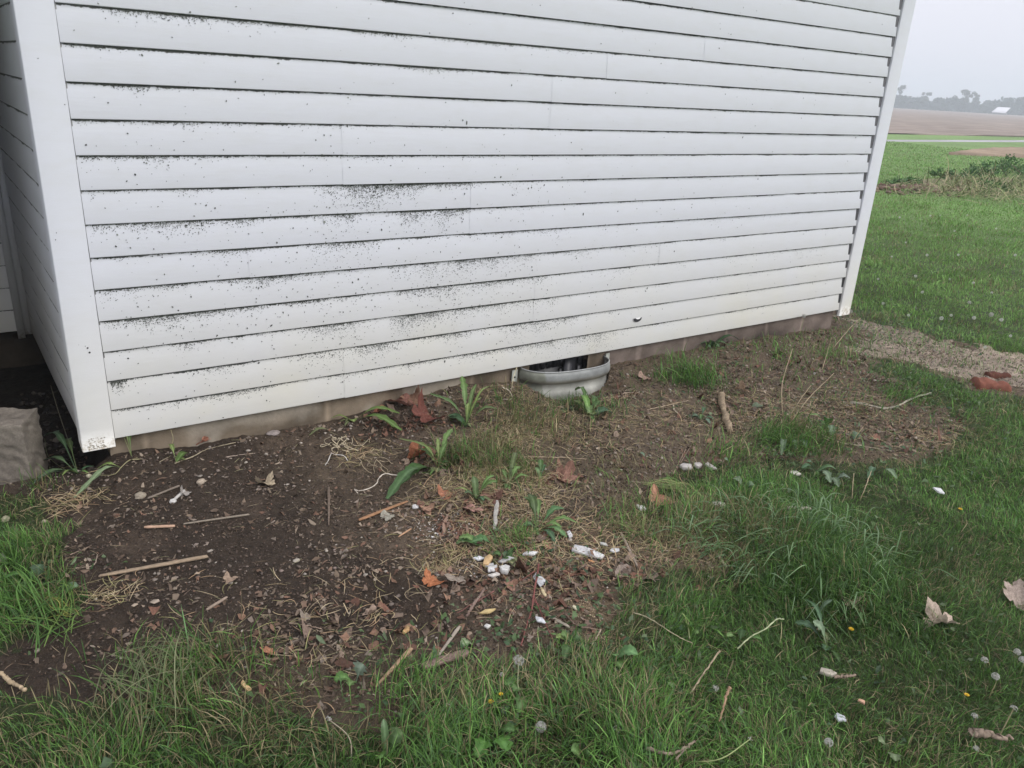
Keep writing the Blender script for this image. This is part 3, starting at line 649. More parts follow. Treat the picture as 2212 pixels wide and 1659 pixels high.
def flakes(name, x, y, size, cols, label, lift=.004, curl=.35, asp=.55, tilt=.5, matl=M_litter, cat='leaf litter'):
    """small curled leaf fragments: 3x3 patches with ragged outline"""
    n = len(x); z = H(x, y); uv = np.array([(i-1, j-1) for i in range(3) for j in range(3)], float)
    P = np.zeros((n, 9, 3)); P[..., 0] = uv[:, 0]*(1+.35*rng.normal(size=(n, 9)).clip(-1.6, 1.6)); P[..., 1] = uv[:, 1]*asp*(1+.4*rng.normal(size=(n, 9)).clip(-1.6, 1.6))
    ends = np.abs(uv[:, 0])*np.abs(uv[:, 1]); P[..., 1] *= (1-.55*ends)[None]; P[..., 0] *= (1-.15*ends)[None]
    cu = curl*rng.normal(size=(n, 1)); cv = curl*1.2*rng.normal(size=(n, 1)); P[..., 2] = cu*(P[..., 0]**2-.5)+cv*(P[..., 1]**2)/asp+.15*rng.normal(size=(n, 9))
    P *= size[:, None, None]; tx, ty = tilt*rng.normal(size=(2, n, 1))*.6; P[..., 2] += tx*P[..., 0]+ty*P[..., 1]
    a = rng.random(n)*6.28; ca, sa = np.cos(a)[:, None], np.sin(a)[:, None]
    V = np.stack([P[..., 0]*ca-P[..., 1]*sa+x[:, None], P[..., 0]*sa+P[..., 1]*ca+y[:, None], P[..., 2]+(z+lift*rng.random(n)+size*.18)[:, None]], -1)
    f = np.array([(0, 3, 4, 1), (1, 4, 5, 2), (3, 6, 7, 4), (4, 7, 8, 5)]); F = (f[None]+9*np.arange(n)[:, None, None]).reshape(-1, 4)
    cc = np.asarray(cols)[rng.integers(0, len(cols), n)]*(.6+.6*rng.random((n, 1))); cc = np.repeat(cc, 9, 0)*(.85+.3*rng.random((n*9, 1)))
    return tag(mesh(name, V.reshape(-1, 3), [F], matl, None, cc, True), label, cat, kind='stuff')
def lit_d(x, y):
    px, py, _ = projpx(x, y, np.full(np.shape(x), -.15)); d = .26+0*px
    def blob(a, b, sx_, sy_, v): return v*np.exp(-((px-a)/sx_)**2-((py-b)/sy_)**2)
    d = d+blob(1450, 830, 420, 110, .6)+blob(1850, 880, 330, 130, .7)+blob(640, 1370, 330, 110, .75)+blob(1130, 1300, 160, 90, 1.0)+blob(1000, 1150, 200, 130, .5)+blob(800, 900, 300, 50, .5)+blob(350, 1070, 260, 60, .15)+blob(1500, 1170, 220, 90, .6)+blob(1250, 930, 260, 80, .35)
    d = d*np.clip(.55+2.0*fbm(x, y, 3.5, 3, 23), .12, 1.6)
    return np.where(bare(x, y) & ok_spot(x, y) & ~((tan_mask(x, y)) & (rng.random(np.shape(x)) < .6)), np.clip(d, 0, 1), 0)
x, y = sample(130000, BV, lambda x, y: lit_d(x, y)*.95); s = .0020+.0135*rng.random(len(x))**3.2
LC = [(.20, .12, .085), (.19, .145, .105), (.25, .195, .145), (.14, .10, .072), (.31, .25, .19), (.21, .14, .10), (.12, .09, .068), (.22, .18, .145), (.16, .115, .085)]
flakes('leaf_litter', x, y, s, LC, 'crumbled brown dead leaf litter covering the bare soil')
g2 = MND2; 
x = np.concatenate([g2[0]+rng.normal(size=420)*.2, onz(1000, 1130, -.15)[0]+rng.normal(size=250)*.1, onz(880, 905, -.1)[0]+rng.normal(size=200)*.12]); y = np.concatenate([g2[1]-.10+rng.normal(size=420)*.16, onz(1000, 1130, -.15)[1]+rng.normal(size=250)*.08, onz(880, 905, -.1)[1]-np.abs(rng.normal(size=200))*.05])
k = ok_spot(x, y); x, y = x[k], y[k]
flakes('reddish_leaf_litter', x, y, .004+.011*rng.random(len(x))**2, [(.22, .115, .08), (.28, .16, .115), (.16, .085, .06), (.30, .20, .15)], 'reddish brown crumpled leaf scraps around the plaster chips', .012, .5)
xs, ys = [], []
for a, b, r, n in ((880, 900, .10, 45), (820, 915, .08, 20), (925, 1000, .07, 34), (1000, 1015, .06, 16), (960, 1080, .07, 24), (1085, 1085, .05, 14), (1210, 1040, .07, 26), (1150, 1230, .12, 50), (1360, 1250, .10, 26), (1010, 1270, .08, 22), (640, 1400, .28, 60), (850, 1370, .15, 34), (1650, 780, .4, 60), (1950, 930, .25, 40), (1500, 1000, .3, 40), (1300, 870, .15, 30), (980, 880, .08, 22), (1600, 870, .2, 30), (1430, 900, .25, 30), (1750, 800, .3, 40), (1250, 1260, .1, 30)):
    q = at(a, b); xs.append(q[0]+rng.normal(size=n)*r); ys.append(q[1]+rng.normal(size=n)*r*.6)
x, y = np.concatenate(xs), np.concatenate(ys); k = ok_spot(x, y); x, y = x[k], y[k]
flakes('leaf_scraps', x, y, .009+.017*rng.random(len(x))**1.5, [(.19, .10, .07), (.25, .15, .10), (.15, .085, .06), (.24, .18, .135), (.18, .13, .10)], 'larger curled brown leaf scraps lying in drifts on the soil', .012, .55, .7, .55, M_dead)
# sawdust
sx_, sy_ = [], []
for a, b, r, n in ((1180, 1050, .04, 700), (1270, 1310, .035, 600), (1300, 1385, .035, 500), (1285, 1345, .03, 150), (1080, 1200, .08, 500), (1440, 1160, .09, 700), (1560, 1190, .06, 400), (880, 1130, .08, 300)):
    q = at(a, b); sx_.append(q[0]+rng.normal(size=n)*r); sy_.append(q[1]+rng.normal(size=n)*r*.8)
x, y = np.concatenate(sx_), np.concatenate(sy_); flakes('sawdust', x, y, .0010+.0022*rng.random(len(x))**2, [(.50, .38, .24), (.42, .30, .19), (.58, .47, .32), (.36, .26, .17)], 'tan sawdust and shavings scattered in small patches', .002, .4, .6, .4, M_litter, 'sawdust')

def straws(name, x, y, ln, wd, cols, label, arch=.12, tilt=.12, bend=.35, lift=.003, cat='straw', matl=M_litter, ang=None):
    n = len(x); z = H(x, y); S = 5; t = np.linspace(-.5, .5, S)[None]; a = (rng.random(n)*6.28 if ang is None else ang)[:, None]; b = bend*rng.normal(size=(n, 1)); tl = tilt*rng.normal(size=(n, 1))
    lx = t*ln[:, None]; ly = b*(t**2-.1)*ln[:, None]; lz = (arch*np.abs(rng.normal(size=(n, 1)))*(.25-t**2)+np.abs(tl)*.5+tl*t)*ln[:, None]
    ca, sa = np.cos(a), np.sin(a); cx = x[:, None]+lx*ca-ly*sa; cy_ = y[:, None]+lx*sa+ly*ca; cz = z[:, None]+lz+lift
    cz = np.maximum(cz, H(cx, cy_)+.0015)
    w_ = wd[:, None]*np.array([[.6, 1, 1, .9, .4]]); V = np.zeros((n, S, 3, 3))
    for j, (o_, h_) in enumerate(((-1, 0), (0, .7), (1, 0))):
        V[:, :, j, 0] = cx-sa*w_*o_; V[:, :, j, 1] = cy_+ca*w_*o_; V[:, :, j, 2] = cz+h_*w_
    f = [(i*3+j, (i+1)*3+j, (i+1)*3+j+1, i*3+j+1) for i in range(S-1) for j in range(2)]; F = (np.array(f)[None]+15*np.arange(n)[:, None, None]).reshape(-1, 4)
    cc = np.asarray(cols)[rng.integers(0, len(cols), n)]*(.65+.7*rng.random((n, 1)))
    return tag(mesh(name, V.reshape(-1, 3), [F], matl, None, np.repeat(cc, 15, 0), True), label, cat, kind='stuff')
x, y = sample(30000, BV, lambda x, y: lit_d(x, y)*.6); n = len(x)
SC = [(.30, .24, .16), (.22, .16, .11), (.36, .30, .20), (.17, .12, .09), (.26, .24, .14)]
straws('dry_straw', x, y, .012+.045*rng.random(n)**2, .0005+.0008*rng.random(n), SC, 'thin dry straw and twig bits strewn over the soil', .1, .1, .15)
xs, ys, al = [], [], []
for a, b, r, n, th_ in ((1070, 1020, .12, 420, None), (1150, 930, .22, 620, None), (1080, 870, .2, 300, None), (1350, 900, .3, 420, None), (1250, 1200, .2, 260, None), (700, 1390, .3, 260, None), (1100, 960, .1, 200, None), (1160, 1090, .1, 160, None), (1530, 1140, .14, 420, .5), (1600, 1180, .1, 160, .3), (960, 1210, .05, 120, None), (780, 985, .08, 120, None), (2020, 950, .12, 130, None), (1040, 1110, .12, 160, None), (1230, 1150, .16, 200, None), (980, 1050, .12, 220, None), (1120, 1060, .16, 320, None), (1010, 1180, .1, 160, None), (1130, 1180, .14, 180, None), (1450, 1160, .18, 420, .3), (1620, 900, .3, 450, None), (1850, 900, .35, 520, None), (230, 1290, .05, 80, None), (150, 1090, .07, 160, None)):
    q = at(a, b); xs.append(q[0]+rng.normal(size=n)*r); ys.append(q[1]+rng.normal(size=n)*r*.7)
x, y = np.concatenate(xs), np.concatenate(ys); k = ok_spot(x, y); x, y = x[k], y[k]; n = len(x)
straws('dead_grass', x, y, .03+.06*rng.random(n), .0006+.0008*rng.random(n), [(.42, .33, .19), (.36, .25, .15), (.28, .26, .12), (.44, .36, .23)], 'pulled yellowed dead grass lying in mats', .25, .2, .5, .004, 'dead grass')

# ------------------------------------------------------------------ grass
def grass_density(x, y):
    b = bare(x, y); d = np.where(b, 0.0, 1.0); ln = np.full(x.shape, .038); dry = np.full(x.shape, .09)
    px, py, _ = projpx(x, y, np.full(x.shape, -.15)); r = np.hypot(x-CAM[0], y-CAM[1])
    ln = ln*(1+.7*fbm(x, y, 2.2, 3, 13))*(1-.28*sstep(1.5, 2.4, x))
    for a, bb, rr, l in ((1700, 1190, .30, .075), (1600, 1130, .12, .05), (1850, 1280, .2, .05), (430, 1500, .15, .04), (120, 1290, .16, .05), (60, 1200, .12, .03), (1340, 1560, .18, .035), (1000, 1600, .3, .02), (300, 1600, .3, .015), (620, 1640, .35, .015)):
        q = onz(a, bb, -.15); ln = ln+l*gs(x, y, q, rr)
    # thin, tired grass along the edge of the bare soil
    e1 = inside(BARE, x+.10*fbm(x, y, 3.1, 3, 5)+.10, y+.10) | inside(BARE, x-.10, y+.09) | inside(BARE, x+.09, y+.12*fbm(x, y, 3, 2, 4))
    thin = e1 & ~b; d = np.where(thin, .45, d); dry = np.where(thin, .42, dry)
    d = d*np.clip(.92+.9*fbm(x, y, 1.7, 3, 14), .55, 1); dry = np.clip(dry+.55*np.clip(fbm(x, y, 2.6, 3, 15), 0, 1), 0, .8)
    for q, rr, dd, l, dr in GPATCH:
        g_ = gs(x, y, q, rr); u = b & (rng.random(x.shape) < g_*dd); d = np.where(u, 1.0, d); ln = np.where(u, l, ln); dry = np.where(u, dr, dry)
    d = np.where(b & (d == 0) & (rng.random(x.shape) < .015) & (x > 1.3), 1, d)
    d = np.where(tan_mask(x, y) & b, d*.15, d); d = np.where(b & (rng.random(x.shape) < .10*sstep(3.4, 4.6, x)+.05*sstep(2.2, 3.2, x)), 1, d)
    return d, ln, dry
def make_grass():
    NB = 1500000; r0, r1, rc, D0 = .6, 60., 3.2, 25000.
    # radial pdf ~ density(r)*r
    rs = np.exp(np.linspace(math.log(r0), math.log(r1), 800)); den = D0*np.minimum(1, (rc/rs)**1.9); pdf = den*rs*np.gradient(rs); cdf = np.cumsum(pdf); tot = cdf[-1]*R(112); cdf /= cdf[-1]
    n = int(tot); r = np.interp(rng.random(n), cdf, rs); th = YAW+R(-56)+R(112)*rng.random(n)
    x = CAM[0]+r*np.sin(th); y = CAM[1]+r*np.cos(th)
    keep = ok_spot(x, y) & ~((x > -.1) & (x < W+.14) & (y > 0)) & ~((x <= -.1) & (y > .0)) & ~((r > 8) & (th < YAW+R(22)))
    x, y, r = x[keep], y[keep], r[keep]; d, ln, dry = grass_density(x, y); k = rng.random(len(x)) < d
    hm = gs(x/3.0, y, (19.5/3.0, 5.6), 1.5); k &= ~((hm > .4) & (x > 8) & (rng.random(len(x)) < .85))
    k &= (x < 36)
    x, y, r, ln, dry = x[k], y[k], r[k], ln[k], dry[k]; n = len(x); z = H(x, y)-.002
    L_ = ln*(.45+1.0*rng.random(n))*1.1; farw = np.maximum(1, r/3.0); wd = (.0010+.0024*rng.random(n)**1.5)*farw**.9*np.clip(L_/.05, .8, 1.35); L_ = L_*np.clip(farw, 1, 1.25)
    la = 6.28*fbm(x, y, 1.6, 2, 16)*1.5+rng.normal(size=n)*1.3; lean = np.clip(np.abs(.62+.42*rng.normal(size=n)), .05, 1.3)
    dx, dy = np.cos(la), np.sin(la); wa = la+math.pi/2+rng.normal(size=n)*.5; wx, wy = np.cos(wa), np.sin(wa)
    T = [0, .4, .75, 1.0]; wp = [.8, 1, .7]; V = np.zeros((n, 7, 3))
    for i, t in enumerate(T):
        hx = lean*L_*t**1.6; hz = L_*t*np.sqrt(np.clip(1-(lean*.75*t)**2, .12, 1))
        if i < 3:
            for s_, j in ((-1, 2*i), (1, 2*i+1)):
                V[:, j, 0] = x+dx*hx+s_*wx*wd*wp[i]*.5; V[:, j, 1] = y+dy*hx+s_*wy*wd*wp[i]*.5; V[:, j, 2] = z+hz
        else: V[:, 6, 0] = x+dx*hx; V[:, 6, 1] = y+dy*hx; V[:, 6, 2] = z+hz
    b = 7*np.arange(n)[:, None]; Fq = np.concatenate([b+np.array([0, 1, 3, 2]), b+np.array([2, 3, 5, 4])]); Ft = b+np.array([4, 5, 6])
    G1 = np.array([.080, .178, .036]); G2 = np.array([.138, .270, .060]); G3 = np.array([.078, .155, .052]); DR = np.array([.26, .22, .12])
    p = rng.random((n, 1)); cc = np.where(p < .4, G1, np.where(p < .75, G2, G3))
    q = np.clip(fbm(x, y, .9, 3, 18)+.45, 0, 1)[:, None]; cc = cc*(.72+.62*q)
    fr_ = sstep(3.5, 9, r)[:, None]; cc = cc*(1-fr_)+(np.array([.175, .32, .080])*(.75+.5*rng.random((n, 1))))*fr_
    isd = rng.random(n) < dry; cc[isd] = (DR*(.5+.8*rng.random((n, 1))))[isd]
    hl = rng.random(n) < .13; cc[hl] = cc[hl]*1.5+.02; cc = cc*(.75+.5*rng.random((n, 1))); c4 = np.repeat(cc, 7, 0).reshape(n, 7, 3); c4[:, :2] *= .8; c4[:, 6] = c4[:, 6]*1.15+.01  # roots coloured darker, tips lighter: shade between blades put into the colour
    print('grass blades', n)
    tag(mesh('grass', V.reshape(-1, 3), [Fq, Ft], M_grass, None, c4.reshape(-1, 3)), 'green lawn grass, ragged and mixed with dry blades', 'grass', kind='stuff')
make_grass()
# dead thatch under the lawn
n = 15000; r = .8+4.2*rng.random(n)**.8; th = YAW+R(-50)+R(105)*rng.random(n); x = CAM[0]+r*np.sin(th); y = CAM[1]+r*np.cos(th); k = ok_spot(x, y) & ~bare(x, y) & ~((y > 0) & (x < W)); x, y = x[k], y[k]; n = len(x)
straws('thatch', x, y, .02+.05*rng.random(n), .0005+.0007*rng.random(n), [(.22, .18, .11), (.16, .13, .08), (.28, .24, .14), (.10, .11, .05)], 'dry thatch lying between the green blades', .2, .3, .16, .008, 'thatch')
# small round lawn weeds
cl = []
for a, b, r_, n in ((1150, 1430, .22, 420), (1270, 1470, .2, 380), (1050, 1560, .16, 150), (1800, 1250, .3, 160), (1900, 720, .4, 500), (2000, 850, .25, 380), (1950, 700, .3, 400), (1700, 970, .12, 150), (1250, 885, .08, 90), (1640, 1040, .15, 120), (2100, 1000, .3, 200), (2100, 1400, .4, 200), (1400, 1640, .2, 120), (500, 1600, .3, 120), (1880, 960, .3, 150), (1500, 820, .08, 70), (1580, 765, .15, 90), (1080, 900, .12, 60), (1420, 870, .2, 70), (1800, 870, .3, 110), (1180, 1190, .1, 50), (1470, 1120, .15, 90), (1330, 1290, .15, 90), (90, 1240, .1, 60), (2150, 640, .9, 700)):
    q = at(a, b); cl.append(np.stack([q[0]+rng.normal(size=n)*r_, q[1]+rng.normal(size=n)*r_*.8], 1))
P = np.concatenate(cl); k = ok_spot(P[:, 0], P[:, 1]) & ~((P[:, 1] > 0) & (P[:, 0] < W)); x, y = P[k, 0], P[k, 1]; n = len(x)
flakes('ground_weeds', x, y, .004+.009*rng.random(n), [(.075, .13, .045), (.10, .16, .06), (.06, .11, .05), (.13, .18, .09)], 'low round-leaved weeds spreading through the lawn edge', .035, .25, .62, .6, M_weed, 'weeds')

# ------------------------------------------------------------------ builders for single things
def blade_strip(mb, path, width, colr, prof=None, fold=.25, serr=0, ruffle=0):
    P = spline(path, 20); n = len(P); T = np.gradient(P, axis=0); T /= np.linalg.norm(T, axis=1, keepdims=True); up = np.array([0, 0, 1.])
    V = []; cc = []; base = np.array(colr, float)
    for i in range(n):
        t = i/(n-1); s = np.cross(T[i], up); 
        if np.linalg.norm(s) < .05: s = np.array([RT[0], RT[1], 0])
        s /= np.linalg.norm(s); nn = np.cross(s, T[i]); w_ = width*(prof(t) if prof else math.sin(math.pi*min(1, .08+.92*t))**.8)
        for k, o_ in enumerate((-1, -.5, 0, .5, 1)):
            ww_ = w_*(1+(serr*(random.random()-.5)+(serr*(.7 if (i % 4 == 0) else -.5 if i % 4 == 2 else 0) if serr > .15 else 0) if abs(o_) == 1 else 0)); V.append(P[i]+s*o_*ww_*.5+nn*(abs(o_)*fold*w_*.5+ruffle*(random.random()-.5)*w_))
            cc.append(base*1.55+.03 if o_ == 0 else base*(.88+.24*random.random()))
    mb.add(V, [(i*5+j, (i+1)*5+j, (i+1)*5+j+1, i*5+j+1) for i in range(n-1) for j in range(4)], np.array(cc))
lance = lambda t: (.10 if t < .25 else min(1, .10+.9*math.sin(math.pi*min(1, (t-.25)/.80))**.75))
ovate = lambda t: .1+.9*math.sin(math.pi*min(.985, t))**.7
strap = lambda t: math.sin(math.pi*min(1, .12+.86*t))**.5
DG, LG, YG, BG = (.065, .125, .035), (.12, .20, .06), (.17, .23, .07), (.06, .12, .055)
def plant(base, leaves, label, cat='weed', name='weed', group=None, stems=()):
    b = at(*base); e = empty(name, b, label, cat, group)
    for lf in leaves:
        (tx, ty), hz, wd, col, pr = lf[:5]; mid = lf[5] if len(lf) > 5 else .55; b0 = at(*lf[6]) if len(lf) > 6 else b
        tip = at(tx, ty, hz); m_ = b0*(1-mid)+tip*mid; m_ = m_+np.array([0, 0, .18*np.linalg.norm(tip[:2]-b0[:2])+.12*hz+.004]); mb = MB()
        blade_strip(mb, [b0+(0, 0, .001), m_, tip+(0, 0, .002)], wd*1.35, np.array(col)*(.85+.3*random.random()), pr, .28, (.4 if pr is lance else .18) if pr is not strap else .1, .03); mb.build('leaf', M_weed, e, b, True)
    if len(leaves) >= 4 and name == 'weed':
        for k in range(5):
            a = random.random()*6.28; l_ = .03+.045*random.random(); q = b+np.array([l_*math.cos(a), l_*math.sin(a), 0]); q[2] = H(q[0], q[1])+.004+.012*random.random(); m_ = (b+q)/2+np.array([0, 0, .012])
            if not ok_spot(np.array([q[0]]), np.array([q[1]]))[0]: continue
            mb = MB(); blade_strip(mb, [b+(0, 0, .001), m_, q], .010+.014*random.random(), np.array(random.choice([DG, LG, BG, (.14, .16, .07)]))*(.7+.4*random.random()), random.choice([lance, ovate]), .3, .4, .06); mb.build('leaf', M_weed, e, b, True)
    for pts, r, col in stems:
        P = [at(px, py, h) for px, py, h in pts]; mb = MB(); mb.tube(spline(P, 14), np.linspace(r, r*.6, 14), 6, col, .1); mb.build('stem', M_stem, e, b, True)
    return e
def outline(kind, th):
    if kind == 'maple': return .45+.28*abs(math.cos(2.5*th))**.8+.12*abs(math.cos(7.5*th))+.18*math.cos(th)
    if kind == 'oval': return .42/math.sqrt((math.cos(th)*.45)**2+(math.sin(th))**2+.02)*.85
    return .55+.15*math.cos(3*th+1)+.1*math.cos(5*th)
def leaf(px, py, size, rot, kind, colr, label, curl=.5, tilt=(.0, .0), lift=.006, cat='dead leaf', asp=1.0, green=False, name='dead_leaf', crease=.25):
    size = size*(1.35 if py < 1120 else 1.1); q = at(px, py); NR, NT = 6, 40; V = []; cc = []; rs = random.random()*10
    for i in range(NR+1):
        for j in range(NT):
            th = 2*math.pi*j/NT; rr = outline(kind, th)*(1+.09*(random.random()-.5)*(i == NR))*i/NR; a, b = rr*math.cos(th), rr*math.sin(th)*asp
            z = curl*(b*b*1.1-.25*a*a*1.0)+.20*float(fbm(a+rs, b, 2.6, 3, 7))+crease*abs(b)*.5-crease*.1*abs(math.sin(3*th))*rr
            V.append((a*size, b*size, z*size)); vein = abs(math.sin(2.5*th)) < .12; cc.append(np.array(colr)*(1.25 if vein else .85+.3*random.random()))
    V = np.array(V); ca, sa = math.cos(tilt[0]), math.sin(tilt[0]); V = np.stack([V[:, 0], V[:, 1]*ca-V[:, 2]*sa, V[:, 1]*sa+V[:, 2]*ca], 1); ca, sa = math.cos(tilt[1]), math.sin(tilt[1])
    V = np.stack([V[:, 0]*ca+V[:, 2]*sa, V[:, 1], -V[:, 0]*sa+V[:, 2]*ca], 1); V[:, 2] -= np.percentile(V[:, 2], 12)
    F = [(i*NT+j, (i+1)*NT+j, (i+1)*NT+(j+1) % NT, i*NT+(j+1) % NT) for i in range(NR) for j in range(NT)]
    mb = MB(); mb.add(V, F, np.array(cc)); mb.tube([(-.35*size, 0, V[0, 2]), (-.75*size, .05*size, V[0, 2]+.05*size)], [.0012, .0008], 5, np.array(colr)*1.2)
    o = mb.build(name, M_weed if green else M_dead, None, None, True); o.location = (q[0], q[1], q[2]+lift); o.rotation_euler.z = rot
    return tag(o, label, cat)
def chip(a, b, wd, th, colr, label, cat='chip', name='plaster_chip', matl=None, jag=.25, taper=1.0, lift=.003, roll=0, group=None, edge=None):
    A, B = at(*a), at(*b); d = B-A; ln = np.linalg.norm(d); d /= ln; s = np.cross(np.array([0, 0, 1.]), d); s /= np.linalg.norm(s); u = np.cross(d, s); s, u = s*math.cos(roll)+u*math.sin(roll), u*math.cos(roll)-s*math.sin(roll); mid = (A+B)/2
    long_ = ln/wd > 4.2; V = []; F = []
    if long_:
        n = 9; out = []
        for i in range(n): out.append(((i/(n-1)-.5)*ln, -wd*.5*(1+(taper-1)*i/(n-1))*(1-jag*random.random())*(.55 if i in (0, n-1) else 1)))
        for i in range(n-1, -1, -1): out.append(((i/(n-1)-.5)*ln+jag*.3*wd*(random.random()-.5), wd*.5*(1+(taper-1)*i/(n-1))*(1-jag*random.random())*(.7 if i in (0, n-1) else 1)))
    else:
        n = random.choice((4, 4, 5)); out = []; ph = random.random()*6.28; wd = wd*1.4
        for i in range(n):
            t = ph+6.283*(i+.4*(random.random()-.5))/n; rr = .82+.34*random.random()
            out.append((ln*.54*rr*math.cos(t), wd*.54*rr*math.sin(t)))
    if 'largest white chip, long' in label or label.startswith('largest white'):
        out = [(ln*a_, .027*b_) for a_, b_ in ((-.5, -.25), (-.42, -.95), (.05, -.85), (.46, -.5), (.52, .35), (.30, .62), (-.12, .9), (-.44, .55))]
    N3 = len(out); tl = (random.random()-.5)*.25, (random.random()-.5)*.25
    for (x_, y_) in out: V.append((x_*.97, y_*.96, th+tl[0]*y_*.5+tl[1]*x_*.12))
    for (x_, y_) in out: V.append((x_, y_, 0))
    V = np.array(V); F.append(tuple(range(N3))); F.append(tuple(range(2*N3-1, N3-1, -1)))
    for i in range(N3): F.append((i, N3+i, N3+(i+1) % N3, (i+1) % N3))
    W3 = V[:, :1]*d+V[:, 1:2]*s+V[:, 2:]*u; cc = np.tile(np.array(colr, float), (len(V), 1))*(.88+.2*rng.random((len(V), 1)))
    if edge is not None: cc[N3:] = edge
    mb = MB(); mb.add(W3, F, cc); o = mb.build(name, matl or M_chip); o.location = tuple(mid+np.array([0, 0, lift+(.007 if matl is None else .003)])); bv = o.modifiers.new('b', 'BEVEL'); bv.width = min(.0006, th*.1); bv.segments = 1
    return tag(o, label, cat, group)
def stick(pts, r0, r1, colr, label, cat='twig', name='twig', jit=.12, n=22, lift=None, branches=(), matl=None, group=None):
    P = [at(*(p[:2]), (p[2] if len(p) > 2 else 0)) for p in pts]; P = [p+np.array([0, 0, (r0 if lift is None else lift)]) for p in P]; org = P[0]; S = spline(P, n); S[1:-1] += rng.normal(size=(n-2, 3))*r0*.25
    mb = MB(); rr = np.linspace(r0, r1, n)*(1+.15*rng.normal(size=n).clip(-1.2, 1.5)); mb.tube(S, rr, 7, np.tile(np.array(colr, float), (n, 1))*(.8+.4*rng.random((n, 1))), jit)
    for br in branches:
        Q = [at(*(p[:2]), (p[2] if len(p) > 2 else 0))+np.array([0, 0, r0]) for p in br]; Sb = spline(Q, 12); mb.tube(Sb, np.linspace(r0*.6, r1*.6, 12), 6, colr, jit)
    return tag(mb.build(name, matl or M_bark, None, org, True), label, cat, group)
def stone(px, py, s, colr, label, flat=.6, name='stone', cat='stone', asp=.8, rot=0):
    import bmesh
    bm = bmesh.new(); bmesh.ops.create_icosphere(bm, subdivisions=3, radius=1); V = np.array([v.co[:] for v in bm.verts]); F = [[v.index for v in f.verts] for f in bm.faces]; bm.free()
    k = random.random()*20; f = 1+.30*fbm(V[:, 0]+k, V[:, 1]+V[:, 2]*1.3, 1.5, 3, 3)+.35*np.round(fbm(V[:, 2]+k, V[:, 0]-V[:, 1], 1.1, 1, 5)*4)/4
    V = V*f[:, None]*np.array([s, s*asp, s*flat]); q = at(px, py); mb = MB(); mb.add(V, F, np.tile(colr, (len(V), 1))*(.85+.3*rng.random((len(V), 1))))
    o = mb.build(name, M_stone, None, None, False); o.location = (q[0], q[1], q[2]+s*flat*.5); o.rotation_euler.z = rot; return tag(o, label, cat)

